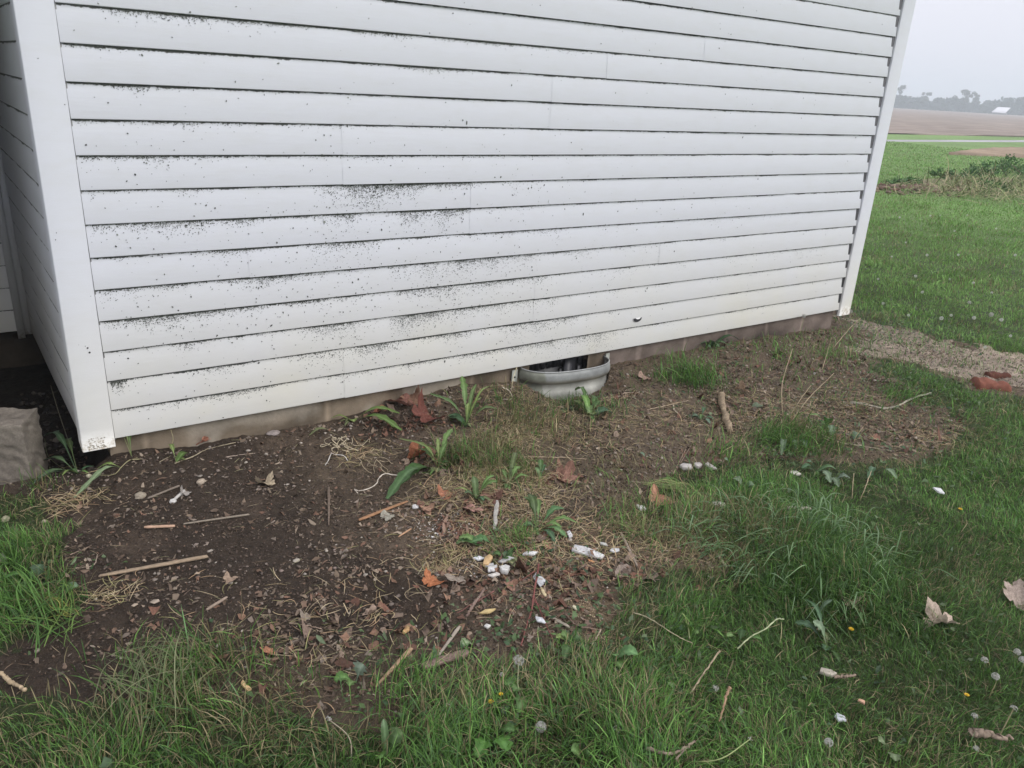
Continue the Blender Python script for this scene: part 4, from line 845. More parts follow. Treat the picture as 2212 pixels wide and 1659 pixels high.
# ---- dead leaves
RB, OR, TN, PK, GB = (.155, .06, .045), (.38, .15, .07), (.36, .27, .19), (.33, .19, .155), (.20, .17, .14)
for a in [
 ((915, 918), .085, .6, 'maple', RB, 'large glossy reddish brown curled leaf below the foundation wall left of the window well', .9, (.5, .2), .02),
 ((868, 882), .07, 2.2, 'maple', (.24, .12, .09), 'flat brown maple leaf lying against the foundation wall above the glossy curled leaf', .4, (.25, 0), .015),
 ((820, 902), .045, 3.0, 'irr', (.30, .12, .08), 'small reddish pointed leaf at the left end of the leaf pile by the foundation', .5, (.3, .2), .01),
 ((895, 866), .05, 4.4, 'maple', (.26, .15, .10), 'crumpled brown leaf topmost in the pile against the foundation wall', .9, (.6, .1), .02),
 ((995, 1003), .060, 1.2, 'oval', (.25, .13, .095), 'broad brown leaf standing on edge behind the upright green dandelion leaves', .5, (.9, .2), .02),
 ((905, 990), .055, 2.7, 'maple', (.30, .12, .065), 'rusty crumpled leaf left of the upright green dandelion leaves', .8, (.2, .3), .012),
 ((930, 1263), .045, .4, 'maple', OR, 'bright orange torn leaf beside the dark hollow in the soil', .7, (.25, .1), .010),
 ((960, 1072), .045, .7, 'irr', (.33, .15, .09), 'narrow orange-brown rolled leaf above the white stone', 1.0, (.3, 0), .008),
 ((1018, 1108), .045, 1.9, 'irr', PK, 'pinkish brown leaf with pale crumbs on it near the centre of the soil', .4, (.2, .1), .012),
 ((1070, 1078), .045, 4.0, 'maple', (.22, .12, .09), 'dark brown leaf tucked right of the small green rosette', .6, (.4, .2), .01),
 ((1215, 1035), .055, 5.2, 'maple', (.27, .15, .11), 'crumpled reddish brown leaf above the sawdust patch', .8, (.4, .1), .01),
 ((1424, 1090), .060, .2, 'maple', (.38, .20, .13), 'orange-brown leaf beside the pulled clump of long grass', .5, (.2, .1), .012),
 ((578, 1412), .032, 1.4, 'irr', (.42, .20, .12), 'small bright orange leaf scrap on the dark soil', .3, (.3, .1), .01),
 ((2030, 1366), .062, 2.4, 'maple', (.46, .37, .29), 'pale tan curled leaf lying alone in the lawn at right', 1.1, (.2, .3), .035),
 ((2187, 1297), .060, 4.2, 'maple', (.36, .29, .24), 'dull grey-tan leaf in the lawn at the right edge', .8, (.3, .5), .03),
 ((1828, 1320), .045, .9, 'maple', (.44, .34, .26), 'pale ragged leaf beside a yellow dandelion in the lawn', .9, (.2, .2), .03),
 ((440, 962), .036, 3.4, 'irr', (.40, .18, .12), 'small orange-red leaf against the foundation near the house corner', .5, (.7, 0), .01),
 ((575, 1050), .040, 2.0, 'maple', (.40, .33, .23), 'tan crinkled leaf on the dark soil below the foundation', .9, (.2, .1), .01),
 ((400, 1068), .030, 1.0, 'irr', (.34, .31, .28), 'grey curled leaf between two pale stones', .8, (.5, .2), .006),
 ((143, 1255), .035, 1.7, 'oval', (.36, .27, .21), 'upright tan leaf at the left grass edge', .5, (.9, .3), .02),
 ((497, 1430-175), .035, .3, 'irr', (.30, .22, .16), 'tan leaf with a long stalk on the dark soil right of the long slat', .7, (.2, 0), .006),
 ((985, 1258), .055, 1.1, 'irr', (.28, .235, .19), 'flat grey-brown leaf piece right of the bright orange leaf', .2, (.1, .2), .012),
 ((1345, 1240), .060, .4, 'oval', (.24, .19, .155), 'grey-brown papery leaf below the big white chip', .5, (.2, 0), .01),
 ((1400, 1255), .050, 2.4, 'irr', (.22, .17, .13), 'dull brown leaf at the edge of the grass below the big white chip', .4, (.2, .1), .008),
 ((1392, 822), .052, .2, 'irr', (.30, .205, .16), 'flat tan leaf to the right of the window well', .5, (.1, .1), .008),
 ((1600, 850), .045, 1.8, 'irr', (.34, .24, .16), 'papery tan leaf hanging beside the banded stub', .9, (.9, .1), .02),
 ((1385+145, 1255), .028, 1.3, 'oval', (.30, .26, .20), 'narrow grey leaf in the grass below the reddish bark bits', .5, (.5, .4), .015),
 ((870, 1405), .028, 2.5, 'irr', (.36, .20, .14), 'small pinkish leaf scrap above the orange splinter', .3, (.2, .2), .008),
 ((1105, 1175+95), .035, 4.5, 'irr', (.30, .17, .12), 'reddish leaf between the red stem and the plaster cubes', .7, (.4, .2), .01),
 ((925, 1105), .035, 4.5, 'irr', (.36, .22, .15), 'orange-tan leaf strip behind the small white stone', .8, (.3, .1), .01),
 ((1175+5, 1160+25), .03, 1.0, 'irr', (.33, .17, .12), 'small rusty leaf under the neat green rosette', .5, (.3, .1), .01),
 ((660, 1270+65), .032, 1.0, 'irr', (.30, .25, .20), 'grey-tan leaf scrap in the litter of the dark soil', .8, (.3, .1), .006),
 ((800, 1390-60), .035, 3.0, 'irr', (.27, .20, .15), 'brown curled leaf just below the dark hollow', .8, (.3, .2), .008),
]:
    leaf(a[0][0], a[0][1], a[1], a[2], a[3], a[4], a[5], a[6], a[7], a[8])
leaf(1700, 870-0, .0, 0, 'oval', DG, 'x', 0) if False else None
leaf(1636, 880, .052, .3, 'oval', (.13, .17, .10), 'flat grey-green leaf right of the banded stub', .2, (.15, .1), .012, 'leaf', green=True, name='green_leaf')
leaf(839, 1117, .040, .4, 'irr', (.33, .31, .25), 'flat grey-green leaf piece beside the thin orange splinter', .1, (.1, .1), .006)

# ---- pale chips and stones
WH, GY, CR = (.66, .655, .645), (.42, .42, .41), (.62, .60, .55)
chips = [
 ((1234, 1188), (1303, 1211), .034, .009, WH, 'largest white chip, long and flat, right of the centre of the soil', .12),
 ((1127, 1205), (1161, 1201), .016, .008, WH, 'white oblong chip lying above the red stem', .2),
 ((1020, 1214), (1050, 1213), .016, .007, (.66, .68, .70), 'pale bluish flat chip left of the tan wood block', .2),
 ((1078, 1222), (1108, 1212), .020, .007, GY, 'grey flat chip just right of the tan wood block', .2),
 ((1080, 1242), (1101, 1238), .026, .018, (.62, .61, .58), 'white cube-like plaster lump below the grey chip', .15),
 ((1052, 1240), (1076, 1232), .022, .009, (.62, .61, .60), 'pale angular chip left of the white cube-like lump', .3),
 ((1046, 1222+6), (1070, 1226), .016, .006, (.50, .49, .47), 'thin grey chip under the tan wood block', .3),
 ((1055, 1251), (1080, 1249), .016, .007, (.60, .57, .52), 'cream chip in front of the white cube-like lump', .3),
 ((1154, 1246), (1176, 1272), .030, .005, (.64, .66, .66), 'pale bluish tilted chip behind the red stem', .2),
 ((1157, 1341), (1178, 1354), .018, .005, (.62, .64, .66), 'small pale blue chip right of the yellow curved peel', .25),
 ((1047, 1357), (1059, 1364), .016, .006, (.72, .70, .66), 'small white triangular chip below the yellow curved peel', .35),
 ((1377, 1099), (1393, 1112), .026, .012, (.64, .63, .60), 'white plaster lump left of the orange-brown leaf by the grass clump', .2),
 ((1318, 1197), (1337, 1194), .018, .006, (.62, .62, .61), 'small grey-white chip right of the largest white chip', .3),
 ((1227, 1153), (1233, 1171), .014, .008, (.58, .57, .58), 'short upright grey chip beside the neat green rosette', .25),
 ((1293, 1179), (1314, 1184), .014, .005, (.48, .48, .44), 'thin grey-green chip above the largest white chip', .3),
 ((1466, 1016), (1494, 1016), .036, .014, (.47, .44, .41), 'left and largest of the three pale rubble lumps at the lawn edge', .25),
 ((1500, 1008), (1512, 1016), .034, .014, (.45, .42, .39), 'middle of the three pale rubble lumps at the lawn edge', .3),
 ((1518, 1005), (1545, 1020), .022, .010, (.42, .39, .36), 'right of the three pale rubble lumps at the lawn edge', .4),
 ((1535, 1097), (1567, 1097), .036, .012, (.58, .55, .50), 'cream rubble piece behind the pulled clump of long grass', .25),
 ((1797, 1563), (1824, 1568), .022, .006, (.60, .62, .66), 'folded white scrap in the lawn near the bottom right', .4),
 ((2013, 1066), (2038, 1076), .034, .008, (.66, .67, .66), 'torn white scrap in the lawn at right', .4),
 ((1706, 1025), (1728, 1031), .024, .007, (.66, .62, .56), 'whitish chip at the lawn edge below the tall dry stalks', .35),
 ((884, 1090), (1, 1), 0, 0, WH, '', 0),
]
for c_ in chips[:-1]:
    chip(c_[0], c_[1], c_[2], c_[3], c_[4], c_[5], 'plaster chip', jag=c_[6], lift=(.016 if c_[0][1] > 1500 or c_[0][0] > 2000 else .004), roll=(.35 if 'tilted' in c_[5] else .05*random.random()))
chip((1046, 1231), (1060, 1209), .020, .014, (.55, .38, .20), 'tan sawn wood block leaning among the white chips', 'wood block', 'wood_block', M_wood, .05, lift=.008)
chip((1068, 1150), (1074, 1090), .022, .012, (.42, .40, .36), 'long lumpy grey mortar strip standing above the chip pile', 'mortar strip', 'mortar_strip', jag=.6)
stone(897, 1097, .014, (.62, .61, .59), 'smooth white stone at the tip of the orange-tan leaf strip', .7, rot=-.6)
stone(905, 1106, .006, (.60, .58, .55), 'tiny pale pebble touching the smooth white stone', .7)
stone(435, 1043, .019, (.42, .35, .27), 'tan angular stone below the foundation near the corner', .6, rot=.5)
stone(305, 1073, .026, (.30, .26, .20), 'low tan clod beside the grey twig near the corner', .45)
stone(374, 1085, .014, (.55, .54, .51), 'whitish knobbly stone, left one of a touching pair', .7)
chip((378, 1083), (400, 1063), .012, .008, (.52, .50, .46), 'pale narrow stone leaning on the whitish knobbly stone', 'stone', 'stone', M_stone, .3)
stone(192, 1030, .012, (.38, .35, .25), 'oval tan pebble below the corner post weeds', .7)
stone(12, 1125, .016, (.34, .32, .22), 'round olive pebble at the left edge below the concrete block', .7)
stone(96, 1128, .010, (.42, .38, .28), 'small cream pebble on the soil below the concrete block', .7)
stone(590, 938, .030, (.30, .26, .24), 'flat grey stone half buried against the foundation wall', .35)
stone(1480, 955-155, .012, (.48, .43, .38), 'pale pebble between the window well and the small grass tuft', .6)
stone(640, 1232-20, .012, (.40, .36, .30), 'pale flat pebble on the bare brown soil', .5)
# curved yellow peels
YL = (.55, .42, .20)
chip((1038, 1330), (1072, 1321), .014, .007, YL, 'yellow curved peel in the middle of the litter', 'peel', 'peel', M_chip, .15)
chip((872, 1374), (884, 1358), .012, .007, (.50, .32, .15), 'orange curved peel between the hollow and the orange splinter', 'peel', 'peel', M_chip, .2)
chip((522, 1478), (541, 1500), .012, .008, (.66, .45, .24), 'orange and white peel at the lower grass edge', 'peel', 'peel', M_chip, .15)
chip((1168, 1274), (1178, 1292), .012, .005, (.60, .50, .30), 'cream curled peel under the pale tilted chip', 'peel', 'peel', M_chip, .3)
chip((1237, 1313), (1247, 1323), .012, .006, (.62, .58, .40), 'small cream bean-shaped chip beside the sawdust', 'peel', 'peel', M_chip, .1)
chip((1848, 1531), (1866, 1543), .012, .006, (.60, .36, .24), 'small orange scrap in the lawn above the folded white scrap', 'peel', 'peel', M_chip, .3, lift=.03)

# ---- wood splinters
WO, WG, WT = (.50, .29, .15), (.30, .255, .20), (.34, .26, .18)
chip(Z6(505, 962), Z6(288, 1198), .017, .006, (.40, .27, .17), 'long orange wood splinter lying at the lower grass edge', 'wood splinter', 'wood_splinter', M_wood, .06, .35, lift=.010)
chip(Z5(865, 230), Z5(1052, 218), .012, .006, (.50, .33, .23), 'short fresh orange lath on the dark soil', 'wood splinter', 'wood_splinter', M_wood, .05, lift=.006)
chip(Z5(590, 517), Z5(1252, 400), .018, .006, WT, 'longest brown weathered board on the dark soil at left', 'board', 'weathered_board', M_wood, .2, lift=.002)
chip(Z5(1100, 206), Z5(1500, 150), .012, .005, WG, 'grey weathered board right of the orange lath', 'board', 'weathered_board', M_wood, .35, .5, lift=.004)
chip(Z1(1140, 1495), Z1(1390, 1395), .010, .005, (.24, .2, .16), 'grey splinter beside the whitish stones', 'wood splinter', 'wood_splinter', M_wood, .2, lift=.006)
chip(Z2(325, 1085), Z2(325, 1375), .014, .006, (.17, .13, .10), 'dark upright-lying splinter in the middle of the bare soil', 'wood splinter', 'wood_splinter', M_wood, .2, .4, lift=.003)
chip(Z2(935, 1195), Z2(555, 1340), .013, .004, (.36, .20, .11), 'thin orange-brown splinter beside the flat grey-green piece', 'wood splinter', 'wood_splinter', M_wood, .2, 1.5, lift=.005)
chip(Z2(960, 1410), Z2(860, 1475), .010, .003, (.46, .28, .17), 'tiny orange splinter left of the pale mortar crumbs', 'wood splinter', 'wood_splinter', M_wood, .3, .4, lift=.006)
chip(Z6(792, 830), Z6(665, 1006), .011, .006, (.36, .31, .25), 'narrow grey wood strip above the piece of bark', 'wood splinter', 'wood_splinter', M_wood, .1, .7, lift=.008)
chip(Z6(565, 1080), Z6(848, 985), .034, .008, (.24, .17, .14), 'broad piece of brown bark at the lower grass edge', 'bark', 'bark_piece', M_bark, .2, lift=.010)
chip(Z7(768, 145), Z7(925, 148), .024, .008, (.40, .36, .29), 'flat pale stick piece lying in the grass right of the long tuft', 'board', 'weathered_board', M_wood, .15, lift=.03)
chip(Z6(1310, 755), Z6(1450, 835), .013, .006, (.32, .28, .22), 'grey weathered chip right of the red stem', 'wood splinter', 'wood_splinter', M_wood, .35, lift=.006)
chip(Z7(340, 360), Z7(425, 475), .010, .006, (.40, .33, .24), 'pale wood stick pointing into the long grass tuft', 'wood splinter', 'wood_splinter', M_wood, .15, lift=.008)
chip(Z6(1755, 260), Z6(1855, 470), .013, .008, (.30, .245, .19), 'brown wood stick right of the largest white chip', 'wood splinter', 'wood_splinter', M_wood, .2, .7, lift=.006)
chip(Z6(1715, 150), Z6(1800, 215), .014, .008, (.26, .19, .15), 'short brown stick among sawdust above the right chips', 'wood splinter', 'wood_splinter', M_wood, .2, .7, lift=.006)
chip(Z7(1100, 0) if False else Z6(1600, 435), Z6(1560, 420), .008, .003, (.60, .30, .14), 'tiny orange chip under the largest white chip', 'wood splinter', 'wood_splinter', M_wood, .2, lift=.003)
chip(Z7(970, 1110), Z7(1075, 1135), .020, .010, (.42, .38, .31), 'whitish wood chip in the lawn touching a brown twig', 'wood splinter', 'wood_splinter', M_wood, .4, lift=.016)
chip(Z5(790, 700), Z5(830, 690), .010, .004, (.42, .34, .26), 'small tan chip below the longest weathered board', 'wood splinter', 'wood_splinter', M_wood, .3, lift=.004)
chip(Z5(905, 680), Z5(960, 665), .018, .003, (.40, .33, .26), 'flat tan chip below the longest weathered board, right of the smaller one', 'wood splinter', 'wood_splinter', M_wood, .4, lift=.004)
chip(Z5(1240, 725), Z5(1365, 645), .010, .005, (.33, .26, .20), 'tan stick on the dark soil below the leaf with a long stalk', 'wood splinter', 'wood_splinter', M_wood, .2, lift=.004)

# ---- sticks and stems
stick([Z4(870, 900), Z4(1000, 925), Z4(1110, 950), Z4(1215, 940), Z4(1330, 888), Z4(1490, 825)], .0085, .005, (.34, .31, .25), 'curved grey-green stick on the bare soil at right', 'stick', 'stick')
stick([Z3(1455, 700), Z3(1465, 800), Z3(1495, 900), Z3(1520, 975)], .018, .016, (.30, .235, .16), 'short thick banded stub lying right of the small grass tuft', 'stick', 'stick', .18, 16)
stick([(*Z6(1265, 440), .03), (*Z6(1240, 600), .02), (*Z6(1225, 700), .01), (*Z6(1190, 820), .004), (*Z6(1160, 930), .0)], .0032, .0018, (.22, .085, .075), 'reddish woody stem standing up over the litter', 'stem', 'woody_stem', branches=[[(*Z6(1240, 640), .02), (*Z6(1300, 780), .01), (*Z6(1370, 950), .012), (*Z6(1385, 1080), .02), (*Z6(1340, 1280), .02)], [(*Z6(1245, 480), .03), (*Z6(1160, 540), .012)], [(*Z6(1230, 660), .015), (*Z6(1330, 720), .01)]])
stick([(*Z6(1000, 600), .008), Z6(850, 690), Z6(655, 805)], .0024, .0014, (.20, .10, .085), 'thin reddish twig slanting left of the woody stem', 'twig')
stick([Z6(940, 595), Z6(880, 680), Z6(830, 760)], .005, .004, (.24, .17, .14), 'brown flattened twig beside the slanting reddish one', 'twig')
stick([Z3(-480, 1140), Z3(0, 1160), Z3(250, 1165), Z3(480, 1182)], .0032, .002, (.38, .30, .21), 'straight tan straw lying in front of the window well', 'straw', 'straw')
stick([Z2(1830, 1130), Z2(1950, 1050), Z2(2045, 985)], .0034, .002, (.26, .20, .15), 'dark twig above the sawdust patch', 'twig')
stick([Z3(1080, 1300), Z3(1130, 1200), Z3(1180, 1105)], .0035, .0022, (.27, .2, .15), 'forked brown twig behind the pale rubble lumps', 'twig', branches=[[Z3(1110, 1260), Z3(1240, 1040)]])
stick([(*Z3(570, 708), 0), (*Z3(650, 700), .005), (*Z3(720, 668), .006), (*Z3(825, 665), .003)], .005, .003, (.33, .26, .20), 'bent grey twig right of the window well', 'twig', branches=[[Z3(690, 690), Z3(725, 640)]])
stick([Z3(885, 795), Z3(1050, 775), Z3(1200, 730)], .003, .002, (.34, .27, .19), 'thin straw left of the banded stub', 'straw', 'straw')
stick([(*Z3(1085, 765), .004), (*Z3(1095, 800), .002), (*Z3(1125, 830), 0)], .0045, .003, (.50, .42, .32), 'small pale hooked twig left of the banded stub', 'twig')
stick([Z4(1060, 490), Z4(1180, 545), Z4(1290, 600)], .006, .004, (.24, .185, .14), 'dark twig at the edge of the tan gravel strip', 'twig')
stick([Z4(700, 540), Z4(800, 565), Z4(900, 590)], .007, .004, (.20, .15, .12), 'short dark twig near the house corner pebbles', 'twig')
stick([Z4(2090, 600), Z4(2150, 635), Z4(2200, 665)], .005, .003, (.22, .18, .14), 'thin twig on the tan gravel strip at the right edge', 'twig')
stick([(*Z4(520, 1080), .03), (*Z4(640, 1140), .015), (*Z4(780, 1200), .01), (*Z4(900, 1220), .006), (*Z4(1060, 1250), .004), (*Z4(1190, 1275), .002)], .0035, .002, (.40, .35, .25), 'long pale dry stalk lying across the bare soil at right', 'stalk', 'dry_stalk')
stick([(*ZB(600, 1380), .03), (*ZB(760, 1410), .03), (*ZB(940, 1445), .03)], .0125, .004, (.27, .21, .16), 'thick brown branch stub in the lawn at the bottom right corner', 'stick', 'stick')
stick([(*ZA(880, 1050), .03), (*ZA(1050, 1085), .03), (*ZA(1150, 1050), .035), (*ZA(1250, 990), .035)], .005, .003, (.25, .20, .15), 'grey forked twig in the lawn at the bottom', 'twig', branches=[[(*ZA(1100, 1130), .03), (*ZA(1190, 1040), .035)]])
stick([(*Z7(1070, 1122), .035), (*Z7(1200, 1110), .035)], .005, .004, (.26, .20, .15), 'short brown twig touching the whitish wood chip in the lawn', 'twig')
stick([(*Z6(1420, 735), .01), (*Z6(1500, 810), .008), (*Z6(1640, 835), .01)], .003, .002, (.22, .16, .12), 'thin dark twig beside the lower sawdust patch', 'twig')
stick([(*Z6(1640, 830), .02), (*Z6(1600, 900), .02), (*Z6(1570, 950), .015)], .0025, .0018, (.38, .30, .22), 'short tan straw over the lower sawdust patch', 'straw', 'straw')
stick([(*Z6(1830, 730), .035), (*Z6(1920, 760), .04), (*Z6(2080, 860), .04), (*Z6(2190, 915), .03)], .002, .0016, (.34, .31, .20), 'long dry stalk leaning over the grass in the middle', 'stalk', 'dry_stalk')
stick([(*ZA(1445, 290), .07), (*ZA(1340, 430), .06), (*ZA(1215, 620), .03)], .003, .0022, (.33, .27, .18), 'straight tan stalk slanting through the lawn', 'stalk', 'dry_stalk')
stick([(*ZA(1515, 570), .05), (*ZA(1480, 690), .05), (*ZA(1440, 840), .03)], .0042, .0025, (.33, .22, .14), 'brown bent stalk right of the slanting tan stalk', 'stalk', 'dry_stalk')
stick([(*ZA(1580, 270), .03), (*ZA(1680, 180), .05), (*ZA(1790, 120), .06), (*ZA(1880, 45), .07), (*ZA(1940, 42), .075)], .0022, .0022, (.40, .44, .26), 'pale bent dandelion stem without a head', 'stem', 'bent_stem')
stick([(*Z6(655, 870), 0), (*Z6(665, 960), .02), (*Z6(670, 1000), .02)], .0016, .0012, (.26, .22, .15), 'thin upright stalk beside the narrow grey wood strip', 'stalk', 'dry_stalk')
stick([Z1(1740, 1160), Z1(1870, 1140), Z1(1970, 1130)], .0022, .0015, (.36, .29, .23), 'pale thin straw below the foundation near the corner', 'straw', 'straw')
stick([Z1(1350, 1215), Z1(1500, 1150), Z1(1600, 1100), Z1(1820, 1050)], .0028, .0018, (.34, .29, .2), 'long bent straw along the foundation beside the small orange-red leaf', 'straw', 'straw', branches=[[Z1(1230, 1200), Z1(1400, 1095)]])
stick([(*Z5(0, 1100), .02), (*Z5(70, 1150), .02), (*Z5(155, 1200), .02)], .006, .005, (.40, .31, .20), 'straw-coloured stalk at the lower left edge of the lawn', 'stalk', 'dry_stalk')
stick([Z5(1735, 795), Z5(1850, 810), Z5(1930, 830)], .0028, .002, (.32, .24, .18), 'thin straw on the soil left of the hollow', 'straw', 'straw')
stick([Z5(450, 465), Z5(560, 445), Z5(585, 380)], .0022, .0014, (.35, .28, .22), 'thin hooked straw left of the longest weathered board', 'straw', 'straw')
stick([Z5(420, 382), Z5(500, 350), Z5(550, 325)], .0018, .0012, (.30, .22, .17), 'thin reddish straw above the hooked straw', 'straw', 'straw')
stick([Z6(540, 500), Z6(590, 425)], .0024, .0016, (.34, .30, .22), 'short straw right of the upper hollow', 'straw', 'straw')
# pale roots
RC = (.55, .47, .33)
stick([(*Z2(860, 985), .012), (*Z2(760, 972), .012), (*Z2(715, 1000), .01), (*Z2(690, 1050), .008), (*Z2(640, 1082), .004), (*Z2(560, 1105), .002), (*Z2(522, 1092), .002), (*Z2(548, 1122), .001)], .0026, .0016, (.62, .56, .47), 'long pale root trailing left of the big dark green leaf', 'root', 'root', matl=M_stem, n=30)
stick([(*Z2(298, 905), 0), (*Z2(325, 860), .004), (*Z2(345, 815), .008), (*Z2(375, 825), .008), (*Z2(440, 832), .01), (*Z2(470, 870), .004)], .002, .0014, (.68, .65, .60), 'small white hooked root on the dark soil', 'root', 'root', matl=M_stem, n=26, branches=[[(*Z2(345, 820), .008), (*Z2(342, 805), .012)]])
rb = at(*Z2(460, 730)); mb = MB()
for i in range(16):
    c0 = np.array([*Z2(330+230*random.random(), 690+90*random.random())]); P = []
    for k in range(5):
        c0 = c0+np.array([random.uniform(-12, 16), random.uniform(-7, 8)]); P.append(at(c0[0], c0[1], .006+.018*random.random()))
    mb.tube(spline(P, 16), np.linspace(.0018, .0011, 16), 5, np.array(RC)*(.7+.5*random.random()))
tag(mb.build('root_tangle', M_stem, None, rb, True), 'tangle of curly yellowish roots on the soil below the foundation', 'roots')
rb = at(*Z2(620, 880)); mb = MB()
for i in range(11):
    c0 = np.array([*Z2(520+180*random.random(), 800+100*random.random())]); P = []
    for k in range(4):
        c0 = c0+np.array([random.uniform(-6, 18), random.uniform(-6, 14)]); P.append(at(c0[0], c0[1], .004+.014*random.random()))
    mb.tube(spline(P, 14), np.linspace(.0017, .001, 14), 5, np.array((.40, .33, .22))*(.7+.5*random.random()))
tag(mb.build('root_tangle', M_stem, None, rb, True), 'lower brownish tangle of roots left of the upright green leaves', 'roots')
stick([(*Z2(1665, 295), .03), (*Z2(1715, 340), .02), (*Z2(1735, 400), .006), (*Z2(1665, 418), .001)], .0028, .0018, (.58, .50, .40), 'pale root curling down beside the window well', 'root', 'root', matl=M_stem)
stick([(*Z2(1775, 150), .10), (*Z2(1745, 240), .05), (*Z2(1735, 330), .01)], .0022, .0018, (.48, .43, .28), 'thin pale stem rising beside the flange of the window well', 'stem', 'bent_stem', matl=M_stem)

# ---- broadleaf weeds
plant((1065, 1166-20), [], 'x') if False else None
def zz(Z, *p): return [Z(*q) for q in p]
plant(Z2(1170, 930), [(Z2(1275, 625), .13, .020, LG, lance, .5), (Z2(1235, 730), .11, .018, LG, lance, .4), (Z2(1165, 700), .12, .014, YG, lance), (Z2(870, 700), .07, .016, YG, lance, .3), (Z2(1010, 785), .05, .018, LG, lance), (Z2(1120, 860), .05, .012, YG, strap), (Z2(1250, 880), .03, .016, DG, lance)], 'upright green dandelion plant in the middle beside the rusty leaves')
plant(Z2(1110, 930), [(Z2(880, 1050), .012, .050, (.055, .12, .03), ovate, .5), (Z2(775, 1170), .004, .036, (.065, .125, .045), lance, .5)], 'big dark green dandelion leaves lying on the soil left of the upright plant')
plant(Z2(1460, 1165), [(Z2(1440, 990), .08, .022, (.09, .14, .05), ovate, .5), (Z2(1370, 1120), .03, .018, (.10, .15, .07), ovate), (Z2(1620, 1030), .06, .022, LG, lance, .5), (Z2(1600, 990), .08, .016, LG, lance), (Z2(1520, 1180), .02, .014, BG, lance), (Z2(1290, 1090), .03, .008, YG, strap)], 'small weed with grey-green leaves above the pinkish brown leaf')
plant(Z2(1935, 1400), [(Z2(1835, 1150), .07, .018, LG, lance), (Z2(1870, 1130), .09, .022, (.07, .11, .035), lance), (Z2(1940, 1170), .08, .016, LG, lance), (Z2(2135, 1240), .06, .026, (.09, .19, .07), lance), (Z2(1825, 1370), .02, .020, (.11, .19, .08), lance), (Z2(2160, 1460), .012, .020, (.10, .19, .07), lance), (Z2(2120, 1385), .03, .018, LG, lance), (Z2(2080, 1510), .01, .018, BG, lance), (Z2(2240, 1350), .03, .020, LG, lance)], 'neat bright green rosette standing right of the grey mortar strip')
plant(Z2(1715, 1065), [(Z2(1800, 915), .05, .018, LG, lance), (Z2(1860, 990), .04, .016, LG, lance), (Z2(1640, 940), .03, .016, LG, lance), (Z2(1780, 810), .05, .016, (.10, .13, .05), strap)], 'spindly green weed left of the upper sawdust patch')
plant(Z2(1960, 1010), [(Z2(1915, 925), .03, .022, (.13, .21, .09), ovate), (Z2(1955, 860), .06, .018, DG, lance), (Z2(1990, 900), .04, .014, BG, lance)], 'small lobed green weed above the upper sawdust patch')
plant(Z2(1385, 590), [(Z2(1350, 245), .15, .024, LG, lance, .5), (Z2(1460, 300), .14, .016, (.10, .15, .05), strap), (Z2(1105, 355), .08, .022, (.09, .15, .05), lance, .4), (Z2(1620, 470), .07, .022, (.10, .15, .05), lance), (Z2(1400, 430), .08, .016, YG, lance), (Z2(1240, 560), .02, .018, BG, lance), (Z2(1560, 330), .1, .010, YG, strap), (Z2(1500, 400), .08, .010, YG, strap)], 'tall spindly weed against the foundation left of the window well')
plant(Z2(1390, 610), [(Z2(1250, 560), .02, .05, (.05, .105, .045), ovate)], 'single round dark green leaf beside the glossy brown leaf')
plant(Z2(500, 565), [(Z2(885, 640), .015, .034, (.12, .20, .05), lance, .5), (Z2(870, 530), .03, .028, (.13, .20, .055), lance, .5), (Z2(345, 545), .02, .012, YG, strap), (Z2(520, 600), .01, .03, YG, ovate)], 'flattened bright green leaves lying below the foundation left of the leaf pile')
plant(Z2(365, 640), [(Z2(175, 675), .008, .018, (.17, .19, .09), lance)], 'small dull green leaf lying on the dark soil near the foundation')
plant(Z3(445, 850), [(Z3(470, 830), .03, .035, LG, ovate), (Z3(370, 680), .09, .026, (.14, .26, .06), ovate), (Z3(420, 760), .05, .026, LG, ovate), (Z3(345, 750), .04, .02, LG, ovate), (Z3(620, 820), .012, .045, (.05, .10, .05), ovate), (Z3(540, 740), .03, .030, DG, lance), (Z3(500, 700), .04, .026, DG, lance), (Z3(270, 740), .03, .018, YG, strap), (Z3(330, 640), .05, .02, DG, lance)], 'bright green leafy weed in front of the window well')
plant(Z3(300, 655), [(Z3(430, 480), .10, .006, DG, strap), (Z3(520, 420), .12, .005, DG, strap), (Z3(460, 520), .08, .005, DG, strap), (Z3(100, 610), .03, .024, LG, lance), (Z3(390, 630), .02, .02, DG, ovate)], 'thin grassy weed growing up against the steel window well')
plant(Z1(600, 1285), [(Z1(345, 995), .10, .022, (.06, .11, .05), lance, .45), (Z1(515, 1060), .09, .018, (.11, .16, .06), lance), (Z1(235, 1250), .03, .022, (.08, .13, .06), lance, .4), (Z1(265, 1345), .012, .020, (.08, .13, .06), lance, .5), (Z1(250, 1370), .006, .018, (.10, .14, .09), lance), (Z1(480, 1300), .02, .01, YG, strap)], 'straggly weed with long leaves under the house corner', stems=[([(*Z1(595, 1245), 0), (*Z1(530, 1040), .08), (*Z1(450, 800), .20), (*Z1(390, 600), .30)], .0022, (.13, .12, .08)), ([(*Z1(560, 1290), 0), (*Z1(380, 1160), .05), (*Z1(345, 1020), .10)], .0018, (.14, .15, .08))])
plant(Z1(945, 1270), [(Z1(575, 1475), .004, .022, (.17, .23, .12), lance, .35), (Z1(750, 1250), .012, .018, (.15, .21, .06), lance, .5)], 'long pale stemmed leaves pulled out on the soil below the corner', stems=[([(*Z1(1090, 1165), .002), (*Z1(1000, 1180), .006), (*Z1(940, 1240), .006), (*Z1(860, 1300), .003), (*Z1(620, 1280), .004)], .0026, (.30, .27, .15))])
